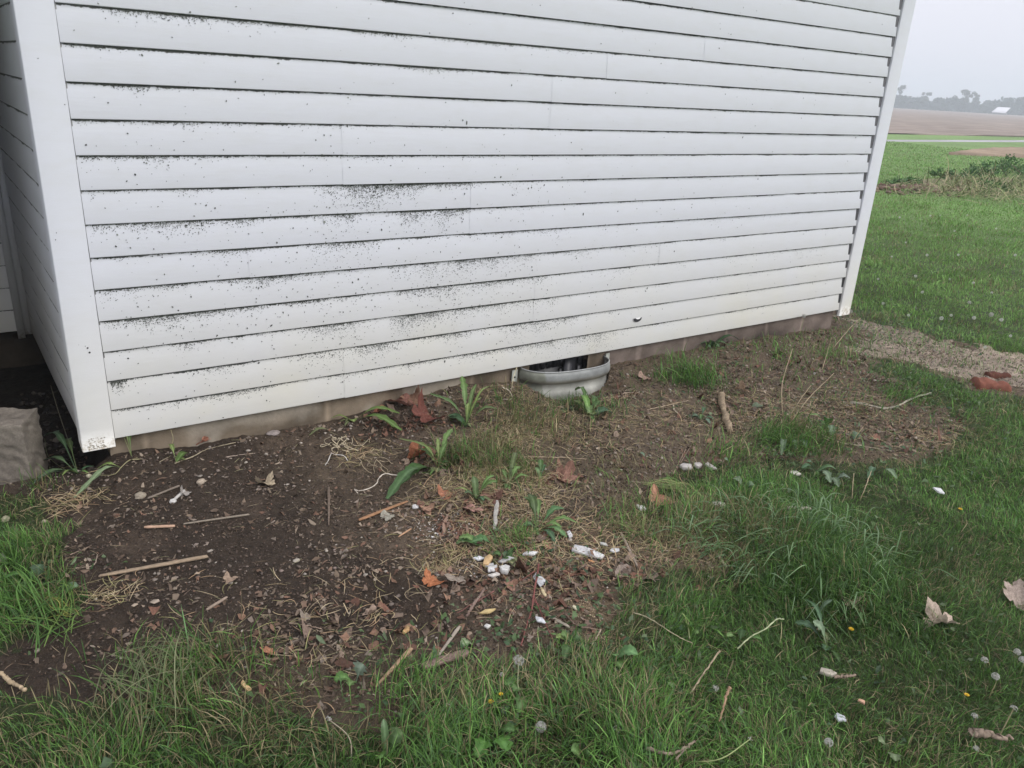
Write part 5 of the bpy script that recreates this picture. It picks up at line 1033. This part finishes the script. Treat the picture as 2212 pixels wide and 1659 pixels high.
plant(Z1(1015, 1150), [(Z1(935, 855), .155, .020, (.14, .19, .06), lance), (Z1(998, 930), .10, .012, (.11, .17, .05), lance)], 'slender weed growing up over the lowest siding course at the corner', stems=[([(*Z1(1015, 1150), 0), (*Z1(950, 980), .09), (*Z1(935, 880), .14)], .0018, (.24, .25, .12))])
plant(Z1(1360, 1200), [(Z1(1455, 1130), .02, .026, (.10, .17, .04), ovate), (Z1(1310, 1060), .04, .014, YG, lance), (Z1(1430, 1180), .01, .016, YG, lance)], 'small weed at the foundation below a pale curved stem', stems=[([(*Z1(1310, 1090), .02), (*Z1(1335, 1020), .06), (*Z1(1318, 945), .10)], .0018, (.34, .30, .17))])
plant(Z6(1060, 410), [(Z6(990, 380), .02, .02, DG, lance), (Z6(1095, 400), .012, .035, (.07, .15, .04), lance), (Z6(870, 300), .02, .034, (.08, .17, .06), lance, .5, Z6(1000, 330)), (Z6(760, 320), .012, .036, (.08, .17, .05), ovate, .5, Z6(930, 330)), (Z6(790, 280), .03, .026, LG, lance, .5, Z6(900, 330))], 'flat green weed just above the pile of white chips', stems=[([(*Z6(900, 340), .006), (*Z6(960, 360), .01), (*Z6(1010, 395), .006)], .002, (.25, .28, .10))])
plant(Z5(380, 640), [(Z5(470, 570), .04, .032, (.13, .20, .12), ovate)], 'single pale green upright leaf at the left grass edge')
plant(Z6(600, 1010), [(Z6(650, 1000), .012, .036, (.09, .16, .06), ovate), (Z6(575, 1020), .008, .02, DG, ovate)], 'round green leaf above the piece of bark')
plant(Z6(170, 1150), [(Z6(40, 1135), .015, .028, (.10, .20, .05), lance), (Z6(215, 1040), .04, .036, (.12, .16, .11), lance), (Z6(130, 1170), .02, .02, LG, lance)], 'green weed with a grey folded leaf at the lower grass edge')
plant(Z6(870, 920), [(Z6(800, 930), .012, .026, (.20, .26, .14), ovate)], 'pale green leaf below the tiny white triangular chip')
plant(Z6(1700, 1030), [(Z6(1860, 980), .06, .036, (.11, .22, .08), ovate), (Z6(1730, 990), .06, .016, (.10, .2, .06), lance), (Z6(1760, 1060), .03, .02, LG, lance)], 'bright broad-leaved weed in the grass right of the bare stems')
plant(Z6(1460, 930), [(Z6(1510, 870), .03, .034, (.09, .15, .06), ovate), (Z6(1400, 860), .04, .028, LG, lance), (Z6(1560, 960), .02, .028, DG, ovate), (Z6(1420, 1010), .02, .026, DG, ovate), (Z6(1370, 880), .03, .018, YG, lance)], 'cluster of rounded weed leaves right of the reddish woody stem')
plant(Z6(1180, 1230), [(Z6(1115, 1200), .05, .028, (.12, .21, .07), ovate), (Z6(1150, 1330), .03, .026, (.09, .17, .05), lance), (Z6(1260, 1180), .04, .022, DG, lance), (Z6(1060, 1160), .05, .026, (.06, .12, .03), lance)], 'dandelion leaves around the foot of the blown seed head')
plant(Z6(980, 1490), [(Z6(830, 1400), .04, .03, (.06, .12, .03), lance), (Z6(1080, 1560), .04, .028, (.07, .17, .03), lance), (Z6(940, 1420), .06, .022, (.08, .18, .03), lance), (Z6(900, 1600), .04, .03, (.07, .17, .03), lance), (Z6(1120, 1440), .05, .024, (.06, .13, .03), lance)], 'large dandelion rosette in the lawn at the bottom centre')
plant(Z6(270, 1650), [(Z6(240, 1560), .06, .036, (.08, .19, .03), ovate), (Z6(330, 1600), .05, .028, (.07, .15, .03), lance)], 'broad bright green leaf at the bottom edge left of centre')
plant(Z6(1530, 1640), [(Z6(1460, 1555), .05, .034, (.10, .18, .05), ovate), (Z6(1570, 1560), .04, .02, DG, lance)], 'upright oval green leaf at the bottom edge right of centre')
plant(Z6(350, 1600), [(Z6(335, 1370), .09, .014, (.10, .17, .07), strap), (Z6(450, 1450), .06, .036, (.07, .12, .04), lance)], 'tall strap leaf and toothed leaf in the lower lawn')
plant(Z7(1030, 940), [(Z7(945, 780), .07, .030, (.17, .24, .14), lance, .5), (Z7(905, 650), .05, .012, BG, lance), (Z7(1060, 655), .08, .018, (.12, .18, .11), strap, .5, Z7(960, 770)), (Z7(840, 790), .05, .024, BG, lance)], 'pale folded dandelion leaf beside the ragged pale leaf in the lawn')
plant(Z7(1215, 860), [(Z7(1225, 730), .08, .034, (.09, .16, .06), ovate), (Z7(1200, 790), .06, .018, LG, lance)], 'rounded green leaf beside the yellow dandelion flower')
plant(Z7(200, 880), [(Z7(180, 790), .06, .026, (.12, .20, .04), ovate), (Z7(260, 850), .03, .018, LG, lance), (Z7(160, 730), .08, .006, YG, strap)], 'yellow-green leaf on a thin stalk in the lawn')
plant(Z7(500, 930), [(Z7(520, 830), .07, .018, (.12, .20, .09), lance), (Z7(430, 870), .06, .016, LG, lance), (Z7(640, 890), .05, .014, (.08, .17, .04), strap)], 'lance-leaved weed at the foot of the pale bent stem')
plant(Z7(1400, 1590), [(Z7(1340, 1500), .06, .022, (.13, .17, .08), lance), (Z7(1440, 1620), .04, .02, (.11, .15, .07), lance)], 'dull green leaf near the bottom edge at right')
plant(Z4(690, 1080), [(Z4(700, 1020), .06, .035, (.09, .19, .05), ovate), (Z4(735, 1150), .01, .026, (.12, .17, .10), lance), (Z4(560, 990), .05, .018, LG, lance), (Z4(650, 1060), .03, .014, DG, lance)], 'upright green leaf right of the dry stalk tuft')
plant(Z4(430, 1190), [(Z4(380, 1160), .02, .02, LG, lance), (Z4(540, 1240), .01, .022, (.11, .18, .10), lance), (Z4(520, 1180), .02, .02, LG, lance), (Z4(450, 1260), .01, .018, (.11, .18, .10), lance), (Z4(560, 1220), .01, .016, BG, lance), (Z4(340, 1300), .02, .022, (.12, .17, .10), strap, .5, Z4(350, 1200))], 'low toothed weed at the foot of the dry stalk tuft')
plant(Z4(900, 1180), [(Z4(930, 1130), .03, .030, (.10, .15, .09), ovate)], 'lone dull green leaf on the bare soil above the dry stalk end')
plant(Z4(610, 1430), [(Z4(540, 1350), .05, .02, BG, lance), (Z4(760, 1410), .03, .022, (.07, .13, .05), strap), (Z4(500, 1400), .04, .02, BG, lance), (Z4(720, 1500), .03, .024, (.12, .17, .10), lance), (Z4(870, 1480), .03, .026, (.11, .15, .10), lance, .5, Z4(740, 1500)), (Z4(780, 1550), .02, .024, (.11, .16, .09), lance, .5, Z4(700, 1480))], 'spreading dark weed at the lawn edge right of the long grass tuft')
plant(Z4(1060, 1430), [(Z4(1150, 1360), .06, .028, (.10, .17, .06), lance), (Z4(1010, 1480), .04, .02, BG, lance), (Z4(1230, 1480), .03, .024, (.13, .19, .10), ovate)], 'weed with a bright lance leaf at the lawn edge at right')
plant(Z4(50, 1580), [(Z4(-30, 1480), .05, .03, (.13, .18, .10), lance), (Z4(130, 1530), .04, .03, (.11, .17, .09), lance), (Z4(-100, 1330), .05, .028, (.12, .17, .10), ovate, .5, Z4(-60, 1400))], 'grey-green leaves in the grass above the long tuft')
plant(Z3(1300, 870), [(Z3(1235, 840), .02, .020, (.11, .16, .10), lance), (Z3(1400, 870), .01, .02, BG, lance), (Z3(1330, 780), .02, .018, BG, lance), (Z3(1370, 900), .008, .016, (.12, .18, .12), lance)], 'thin grey-green weed left of the banded stub')
plant(Z3(1380, 300), [(Z3(1290, 290), .02, .03, (.06, .10, .05), ovate), (Z3(1380, 250), .04, .03, (.06, .10, .05), ovate), (Z3(1500, 290), .02, .03, (.07, .12, .05), ovate), (Z3(1440, 310), .02, .024, (.07, .12, .05), ovate), (Z3(1600, 260), .03, .026, (.06, .11, .05), ovate)], 'dark leafy weed against the foundation to the right of the window well')
plant(Z3(800, 1140), [(Z3(865, 1150), .01, .018, (.11, .16, .10), lance)], 'small pale leaf on the bare soil in front of the window well')
plant(Z5(230, 560), [(Z5(180, 500), .04, .030, (.07, .14, .05), ovate), (Z5(240, 440), .05, .034, (.07, .12, .06), lance), (Z5(30, 520), .06, .022, (.06, .14, .03), strap), (Z5(130, 600), .04, .02, DG, strap)], 'broad blurred leaves in the left grass tuft')

# pulled clump of long grass
def tuft(base, tips, n, ln, wd, cols, label, spread=.02, name='grass_clump', hz=.03):
    b = at(*base); mb = MB()
    for i in range(n):
        t = tips[i % len(tips)]; tp = at(t[0]+random.gauss(0, t[2]), t[1]+random.gauss(0, t[2]*.5), t[3]*(.5+random.random())); r0 = b+np.array([random.gauss(0, spread), random.gauss(0, spread), 0])
        m_ = (r0+tp)/2+np.array([random.gauss(0, .01), random.gauss(0, .01), .25*np.linalg.norm(tp-r0)*random.random()])
        blade_strip(mb, [r0, m_, tp], wd*(.6+.8*random.random()), np.array(random.choice(cols))*(.8+.4*random.random()), strap, .2)
    return tag(mb.build(name, M_grass, None, b, True), label, 'grass clump')
tuft(Z3(1230, 1440), [(*Z3(870, 1350), 10, .03), (*Z3(1000, 1340), 14, .05), (*Z3(1400, 1560), 10, .01), (*Z3(1250, 1620), 14, .01), (*Z3(950, 1400), 10, .02)], 70, .2, .004, [(.13, .22, .06), (.20, .26, .09), (.30, .28, .12)], 'pulled clump of long grass lying over the bare soil edge')
tuft(Z4(430, 1080), [(*Z4(400, 980), 8, .06), (*Z4(350, 1060), 8, .03), (*Z4(520, 1070), 8, .03), (*Z4(460, 930), 8, .1)], 34, .1, .003, [(.26, .19, .10), (.13, .17, .06)], 'dry tuft with tall bare stalks on the right bare soil')
for pts, lab in (([(*Z4(350, 1000), 0), (*Z4(345, 760), .16), (*Z4(425, 480), .32)], 'leftmost tall bare stalk of the dry tuft at right'), ([(*Z4(400, 1060), 0), (*Z4(560, 850), .14), (*Z4(745, 668), .26)], 'long tan stalk leaning right from the dry tuft'), ([(*Z4(390, 1020), 0), (*Z4(480, 880), .10), (*Z4(570, 760), .18)], 'shorter stalk leaning right beside the long one of the dry tuft'), ([(*Z4(655, 640), 0), (*Z4(690, 520), .09), (*Z4(727, 390), .2)], 'straight stalk standing near the house corner pebbles'), ([(*Z4(735, 480), 0), (*Z4(850, 340), .10), (*Z4(952, 240), .18)], 'tan stalk standing by the right corner of the house'), ([(*Z4(885, 1640), 0), (*Z4(890, 1540), .06), (*Z4(900, 1440), .10)], 'short upright stalk in the grass left of the paler stalk'), ([(*Z4(945, 1650), .0), (*Z4(990, 1540), .07), (*Z4(1035, 1420), .12)], 'pale straight stalk at the right lawn edge')):
    stick(pts, .0024, .0016, (.40, .32, .21), lab, 'stalk', 'dry_stalk', matl=M_stem, lift=0, n=16)
def spray(cen, spread, n, ln, wd, cols, label, lean=(0, 0), tall=.5):
    b = at(*cen); mb = MB()
    for i in range(n):
        o2 = rng.normal(size=2).clip(-1.9, 1.9)*spread; r0 = np.array([b[0]+o2[0], b[1]+o2[1], 0]); r0[2] = H(r0[0], r0[1])
        d = o2/(np.linalg.norm(o2)+.05)*.7+rng.normal(size=2)*.55+np.array(lean); d /= np.linalg.norm(d)+1e-9; l_ = ln*(.35+.8*random.random()); up_ = tall*(.3+.9*random.random())
        tip = r0+np.array([d[0]*l_*.8, d[1]*l_*.8, l_*up_*.75]); m_ = r0+np.array([d[0]*l_*.32, d[1]*l_*.32, l_*up_*.9]); tip[2] = max(tip[2], H(tip[0], tip[1])+.004)
        blade_strip(mb, [r0, m_, tip], wd*(.55+.8*random.random()), np.array(random.choice(cols))*(.75+.5*random.random()), strap, .2)
    return tag(mb.build('grass_clump', M_grass, None, b, True), label, 'grass clump')
spray((1720, 1195), .17, 620, .19, .0048, [(.11, .19, .075), (.15, .235, .11), (.085, .155, .06), (.13, .20, .10)], 'long broad-bladed grass tuft spilling over at the centre right', (-.35, .15), .55)
tuft((120, 1340), [(40, 1240, 25, .10), (150, 1260, 20, .08), (90, 1400, 30, .04), (10, 1330, 25, .05), (165, 1330, 20, .03)], 60, .2, .004, [(.08, .17, .035), (.13, .21, .05), (.06, .13, .03)], 'bright long grass tuft at the left edge', .05)
tuft(Z5(1000, 1230), [(*Z5(880, 900), 14, .13), (*Z5(1080, 850), 16, .13), (*Z5(700, 1000), 22, .08), (*Z5(1250, 1050), 18, .06), (*Z5(1150, 1000), 20, .08), (*Z5(620, 1100), 20, .05)], 75, .2, .0028, [(.13, .16, .07), (.18, .19, .10), (.09, .13, .05)], 'thin pale grass tuft reaching over the dark soil at lower left', .09)
tuft(Z5(380, 720), [(*Z5(420, 740), 8, .02), (*Z5(300, 640), 12, .04)], 26, .1, .0025, [(.30, .30, .08), (.22, .26, .07)], 'yellow-green grass fringe at the left soil edge', .02)
tuft(Z6(1880, 270), [(*Z6(1760, 200), 8, .04), (*Z6(1960, 180), 10, .05), (*Z6(1900, 130), 10, .07), (*Z6(1600, 190), 8, .02), (*Z6(2200, 290), 10, .01)], 30, .1, .0022, [(.30, .33, .14), (.15, .21, .07)], 'thin light green grass sprig above the largest white chip', .006)

# ---- dandelions
def seed_head(px, py, h, foot, r, label, bald=0., n=170, group=None, stemcol=(.26, .28, .14), mid=None):
    r = r*.82; top = at(px, py, h); ft = at(*foot); e = empty('dandelion', ft, label, 'dandelion', group); mb = MB()
    m_ = (top+ft)/2+np.array([.006, .0, .012]) if mid is None else at(*mid)
    mb.tube(spline([ft, m_, top], 14), np.linspace(.0019, .0014, 14), 6, stemcol, .05); mb.build('stem', M_stem, e, ft, True)
    mb = MB(); mb.tube([top+(0, 0, -.003), top+(0, 0, .001), top+(0, 0, .003)], [.0015, .0028, .001], 7, (.35, .33, .22))
    for i in range(n):
        d = rng.normal(size=3); d /= np.linalg.norm(d)
        if d[0]*.7+d[2] < -.2+bald*1.2-.8 and bald: continue
        if bald and rng.random() < bald: continue
        a = np.cross(d, rng.normal(size=3)); a /= np.linalg.norm(a); b = np.cross(a, d); q = top+d*r*.15; t = top+d*r*.82
        mb.add([q-a*.00025, q+a*.00025, t], [(0, 1, 2)], (.52, .50, .45))
        for k in range(6):
            g_ = k*math.pi/3; v = a*math.cos(g_)+b*math.sin(g_); w_ = np.cross(d, v); tip = t+d*r*.16+v*r*.26; mb.add([t-w_*.00022, t+w_*.00022, tip+w_*.0002, tip-w_*.0002], [(0, 1, 2, 3)], (.60, .59, .56))
    mb.build('seed_head', M_fluff, e, ft)
    return e
SG = 'dandelions gone to seed'
seed_head(*Z6(1145, 1015), .11, Z6(1205, 1335), .020, 'large half-blown dandelion seed head at the lawn edge below the woody stem', .35, 150, SG, (.30, .30, .18), (*Z6(1145, 1190), .05))
seed_head(*Z6(1280, 1412), .05, Z6(1350, 1450), .018, 'round fluffy brown-tinged seed head low in the lawn', .0, 220, SG)
seed_head(*Z7(1040, 1505), .07, Z7(1025, 1659), .014, 'seed head on an upright stem near the bottom edge', .2, 150, SG)
seed_head(*ZB(805, 878), .05, ZB(790, 990), .014, 'lower of the two fluffy seed heads in the right lawn', .1, 170, SG)
seed_head(*ZB(712, 740), .04, ZB(720, 800), .013, 'upper of the two fluffy seed heads in the right lawn', .3, 140, SG)
seed_head(*ZB(960, 1152), .09, ZB(830, 1400), .012, 'ragged seed head on a long slanted stem at the lower right', .5, 110, SG, (.28, .25, .14))
seed_head(*ZB(625, 1220), .07, ZB(605, 1330), .012, 'drooping spent seed head above the thick branch stub', .5, 110, SG, (.33, .28, .18))
seed_head(*ZB(640, 1495), .04, ZB(560, 1440), .010, 'small spent seed head below the thick branch stub', .4, 90, SG)
seed_head(*ZB(990, 670), .05, ZB(970, 760), .013, 'seed head at the right edge above its neighbour', .1, 140, SG)
seed_head(*ZB(1035, 735), .05, ZB(1020, 850), .013, 'seed head touching the right edge of the lawn', .1, 140, SG)
seed_head(*ZB(1, 1) , .05, ZB(1, 60), .001, 'x', .99, 1) if False else None
seed_head(*Z4(515, 225), .14, Z4(480, 370), .017, 'round seed head in front of the lowest siding course at right', .0, 220, SG)
seed_head(*Z4(1958, 218), .10, Z4(1950, 300), .022, 'white seed head in the lawn beyond the gravel strip', .0, 200, SG)
seed_head(*Z4(1790, 122), .10, Z4(1780, 200), .018, 'seed head in the lawn left of the brightest white one', .1, 160, SG)
seed_head(*Z4(875, 190), .06, Z4(870, 250), .018, 'seed head peeping out behind the right corner post', .0, 170, SG)
seed_head(*Z4(595, 668), .03, Z4(590, 700), .009, 'tiny white seed head on the bare soil among tall stalks', .0, 120, SG)
seed_head(*ZA(1680, 962), .07, ZA(1150, 1135), .008, 'spent dandelion head on a long curved green stem at the bottom', .7, 60, SG, (.30, .36, .15), (*ZA(1440, 1118), .05))
seed_head(*ZA(650, 890), .04, ZA(640, 1000), .013, 'sparse seed head in the lawn right of the brown-tinged one', .5, 110, SG)
seed_head(*ZA(1410, 570), .04, ZA(1400, 640), .012, 'scattered seed fluff beside the brown bent stalk', .4, 110, SG)
seed_head(*Z6(1045, 1098), .05, Z6(1040, 1180), .008, 'small white bud head left of the large half-blown one', .2, 90, SG)
seed_head(*Z6(1965, 1362) if False else Z6(5, 1365), .07, Z6(140, 1655), .010, 'drooping head on a bent stem at the lower left of the lawn', .6, 80, SG, (.32, .28, .2), (*Z6(130, 1480), .05))
seed_head(*Z6(715, 1275), .07, Z6(590, 1620), .010, 'closed brownish head on a tall slanted stem at the bottom', .8, 60, SG, (.32, .30, .18), (*Z6(690, 1400), .05))
seed_head(*Z7(205, 880), .05, Z7(160, 760), .008, 'small green closed head at the end of the long dry stalk', .8, 50, SG)
def flower(px, py, h, r, label):
    r = r*.8; top = at(px, py, h); ft = at(px+2, py, 0); e = empty('dandelion_flower', ft, label, 'flower', 'yellow dandelion flowers'); mb = MB(); mb.tube(spline([ft, (ft+top)/2+(.004, 0, 0), top], 8), .0014, 6, (.2, .25, .1)); mb.build('stem', M_stem, e, ft, True)
    mb = MB()
    for ring, (n, rr, up_) in enumerate(((18, 1, .15), (15, .75, .45), (11, .45, .9))):
        for k in range(n):
            a = 6.283*k/n+ring*.3; d = np.array([math.cos(a), math.sin(a), up_]); d /= np.linalg.norm(d); s = np.array([-math.sin(a), math.cos(a), 0]); mb.add([top-s*.0006, top+s*.0006, top+d*r*rr+s*.001, top+d*r*rr-s*.001], [(0, 1, 2, 3)], np.array([.75, .50, .03])*(.8+.3*random.random()))
    mb.build('petals', M_weed, e, ft)
flower(*Z6(978, 1260), .05, .010, 'bright yellow dandelion flower left of the blown seed head')
flower(*Z6(1040, 1215), .05, .008, 'half-open yellow dandelion just left of the toothed leaves')
flower(*Z7(1175, 825), .05, .011, 'yellow dandelion flower under the ragged pale leaf')
flower(*ZB(560, 1035), .04, .009, 'small yellow flower low in the right lawn')
flower(*Z7(1830, 105), .05, .011, 'yellow dandelion flower far up the right lawn edge')
# far white seed heads in the lawn (a few pixels each)
FHD = [(1925, 560), (1990, 640), (2052, 690), (2100, 700), (2140, 640), (2008, 472), (2030, 470), (2060, 505), (2068, 558), (1942, 476), (2160, 700), (1975, 606), (2100, 620), (1895, 610), (1955, 530), (2125, 760), (2180, 735), (2030, 700), (2190, 560), (2088, 470), (1960, 690), (1905, 665), (2000, 560), (2150, 500), (2050, 610), (1960, 385), (2011, 385), (2075, 378)]
proto = MB(); proto.tube([(0, 0, 0), (.003, 0, .05)], .002, 5, (.2, .26, .1))
pm = MB()
for i in range(150):
    d = rng.normal(size=3); d /= np.linalg.norm(d); a = np.cross(d, rng.normal(size=3)); a /= np.linalg.norm(a); t = np.array([.003, 0, .055])+d*.014; pm.add([t-a*.003, t+a*.003, t+d*.004+np.cross(a, d)*.003], [(0, 1, 2)], (.72, .71, .68))
P0 = None
for i, (px, py) in enumerate(FHD):
    q = at(px, py); k = min(2.2, max(1, dist(q)/6))
    e = empty('dandelion', q, 'one of the small white seed heads dotting the lawn beyond the house corner', 'dandelion', 'small white seed heads dotting the far lawn')
    if i == 0: s0 = proto.build('stem', M_stem, e); h0 = pm.build('seed_head', M_fluff, e)
    else:
        for src in (s0, h0):
            c_ = src.copy(); COL.objects.link(c_); c_.parent = e
    e.scale = (random.uniform(.55, .95),)*3

# ---- brick in the soil at right
q = at(2140, 836); mb = MB()
import bmesh
def brick():
    V = []; F = []; nu, nv = 26, 9; V = []; cc = []
    for j in range(nv):
        for i in range(nu):
            t = i/(nu-1); a = math.pi*(j/(nv-1)); x = (t-.5)*.20; w_ = .050*(1+.10*math.sin(3*t+1)); h_ = .058*(1-.25*abs(t-.35)); ca, sa = math.cos(a), math.sin(a)
            y_ = -w_*math.copysign(abs(ca)**.55, ca); z_ = h_*abs(sa)**.55; k = float(fbm(x*1+3, y_+z_, 28, 3, 11)); V.append((x+.02*(1-z_/.06)*(t-.5), y_*(1+.15*k), z_*(1+.3*k))); cc.append(np.array([.185, .072, .048])*(1+.5*float(fbm(x, y_+z_*2, 30, 3, 12))))
    F = [(j*nu+i, j*nu+i+1, (j+1)*nu+i+1, (j+1)*nu+i) for j in range(nv-1) for i in range(nu-1)]; F.append(tuple(j*nu for j in range(nv))); F.append(tuple(j*nu+nu-1 for j in range(nv))[::-1])
    return V, F, np.array(cc)
V, F, cc = brick(); mb.add(V, F, cc); o = mb.build('brick', M_stone); o.location = (q[0], q[1], q[2]-.012); o.rotation_euler = (R(6), R(4), R(-38)); tag(o, 'worn red clay brick half sunk at the end of the tan gravel strip', 'brick')
q = at(2155, 815); mb = MB(); mb.add(np.array(V)*np.array([.75, .6, .8]), F, cc*.55); o = mb.build('brick', M_stone); o.location = (q[0], q[1], q[2]-.012); o.rotation_euler = (0, 0, R(-30)); tag(o, 'dark red brick fragment behind the worn red brick', 'brick')

# ---- dirt heap out in the yard: bushes and straw
def bush(px, py, r, h, label):
    q = at(px, py); e = empty('bush', q, label, 'bush', 'leafy bushes by the dirt heap'); mb = MB()
    for k in range(7):
        a = random.random()*6.28; mb.tube([(0, 0, 0), (r*.4*math.cos(a), r*.4*math.sin(a), h*.5), (r*.7*math.cos(a), r*.7*math.sin(a), h*.8)], [.012, .008, .004], 5, (.14, .13, .07))
    mb.build('stem', M_stem, e); mb = MB()
    for c_ in range(int(14+r*12)):
        a = random.random()*6.28; rr = r*random.random()**.6; hz = h*(.25+.75*random.random())*(1-.5*(rr/r)**2); c0 = np.array([rr*math.cos(a), rr*math.sin(a), hz])
        for i in range(38):
            p = c0+rng.normal(size=3)*np.array([.13, .13, .09])*min(1, r); a_ = rng.normal(size=3); a_ /= np.linalg.norm(a_); b_ = np.cross(a_, rng.normal(size=3)); b_ /= np.linalg.norm(b_); k = .022+.02*random.random()
            mb.add([p-a_*k, p+b_*k*.5, p+a_*k, p-b_*k*.5], [(0, 1, 2, 3)], np.array([.075, .17, .045])*(.6+.8*random.random()))
    mb.build('foliage', M_weed, e)
bush(2172, 380, .5, .5, 'tallest leafy bush on the dirt heap at the right edge'); bush(2118, 383, .42, .33, 'lower leafy bush left of the tallest one on the dirt heap')
bush(2040, 389, .30, .22, 'small dark tuft of leaves at the left end of the dirt heap'); bush(2215, 388, .6, .42, 'leafy bush cut by the right edge of the view'); bush(2078, 392, .28, .18, 'tiny leafy tuft between the small dark tuft and the lower bush')
bush(2140, 412, .45, .16, 'low bluish leafy patch in front of the dirt heap bushes'); bush(1953, 397, .35, .10, 'flat green tuft on the lawn just right of the house corner post')
n = 2600; a0, a1 = at(2050, 420), at(2260, 405); t = rng.random(n); x = a0[0]+(a1[0]-a0[0])*t+rng.normal(size=n)*.9; y = a0[1]+(a1[1]-a0[1])*t+rng.normal(size=n)*.55
straws('heap_straw', x, y, .12+.26*rng.random(n)**1.5, .004+.004*rng.random(n), [(.30, .28, .15), (.20, .25, .10), (.36, .32, .20), (.13, .20, .07), (.16, .22, .08)], 'pale dry stalks piled over the dirt heap in the yard', .35, .5, .3, .02, 'dry stalks')
n = 700; a0, a1 = at(1900, 407), at(2080, 410); t = rng.random(n); x = a0[0]+(a1[0]-a0[0])*t+rng.normal(size=n)*.4; y = a0[1]+(a1[1]-a0[1])*t+rng.normal(size=n)*.25
lumps('heap_clods', x, y, .02+.06*rng.random(n)**2, [(.15, .09, .065), (.11, .07, .05), (.22, .16, .12)], 'reddish brown clods scattered along the dirt heap', .6, .3, M_stone, 'clods')
# loose rubble in the dark gap beside the house
x = -.29+.2*rng.random(90); y = .1+1.3*rng.random(90); lumps('gap_rubble', x, y, .006+.022*rng.random(90)**2, [(.07, .06, .05), (.10, .085, .07), (.05, .04, .035)], 'dark rubble in the shaded gap beside the house', .6, .3, M_stone, 'rubble')

# ------------------------------------------------------------------ haze
mb = MB(); mb.box((-700, -700, -3), (1200, 1200, 30))
hz = mb.build('haze', None); hz['kind'] = 'stuff'; hz['label'] = 'thin pale haze over the far field'; hz['category'] = 'haze'
hm_ = bpy.data.materials.new('haze'); hm_.use_nodes = True; n_ = hm_.node_tree; n_.nodes.remove(n_.nodes['Principled BSDF'])
pv = n_.nodes.new('ShaderNodeVolumePrincipled'); pv.inputs['Density'].default_value = .0019; pv.inputs['Color'].default_value = (.85, .945, 1, 1); n_.links.new(pv.outputs[0], n_.nodes['Material Output'].inputs['Volume'])
hz.data.materials.append(hm_)
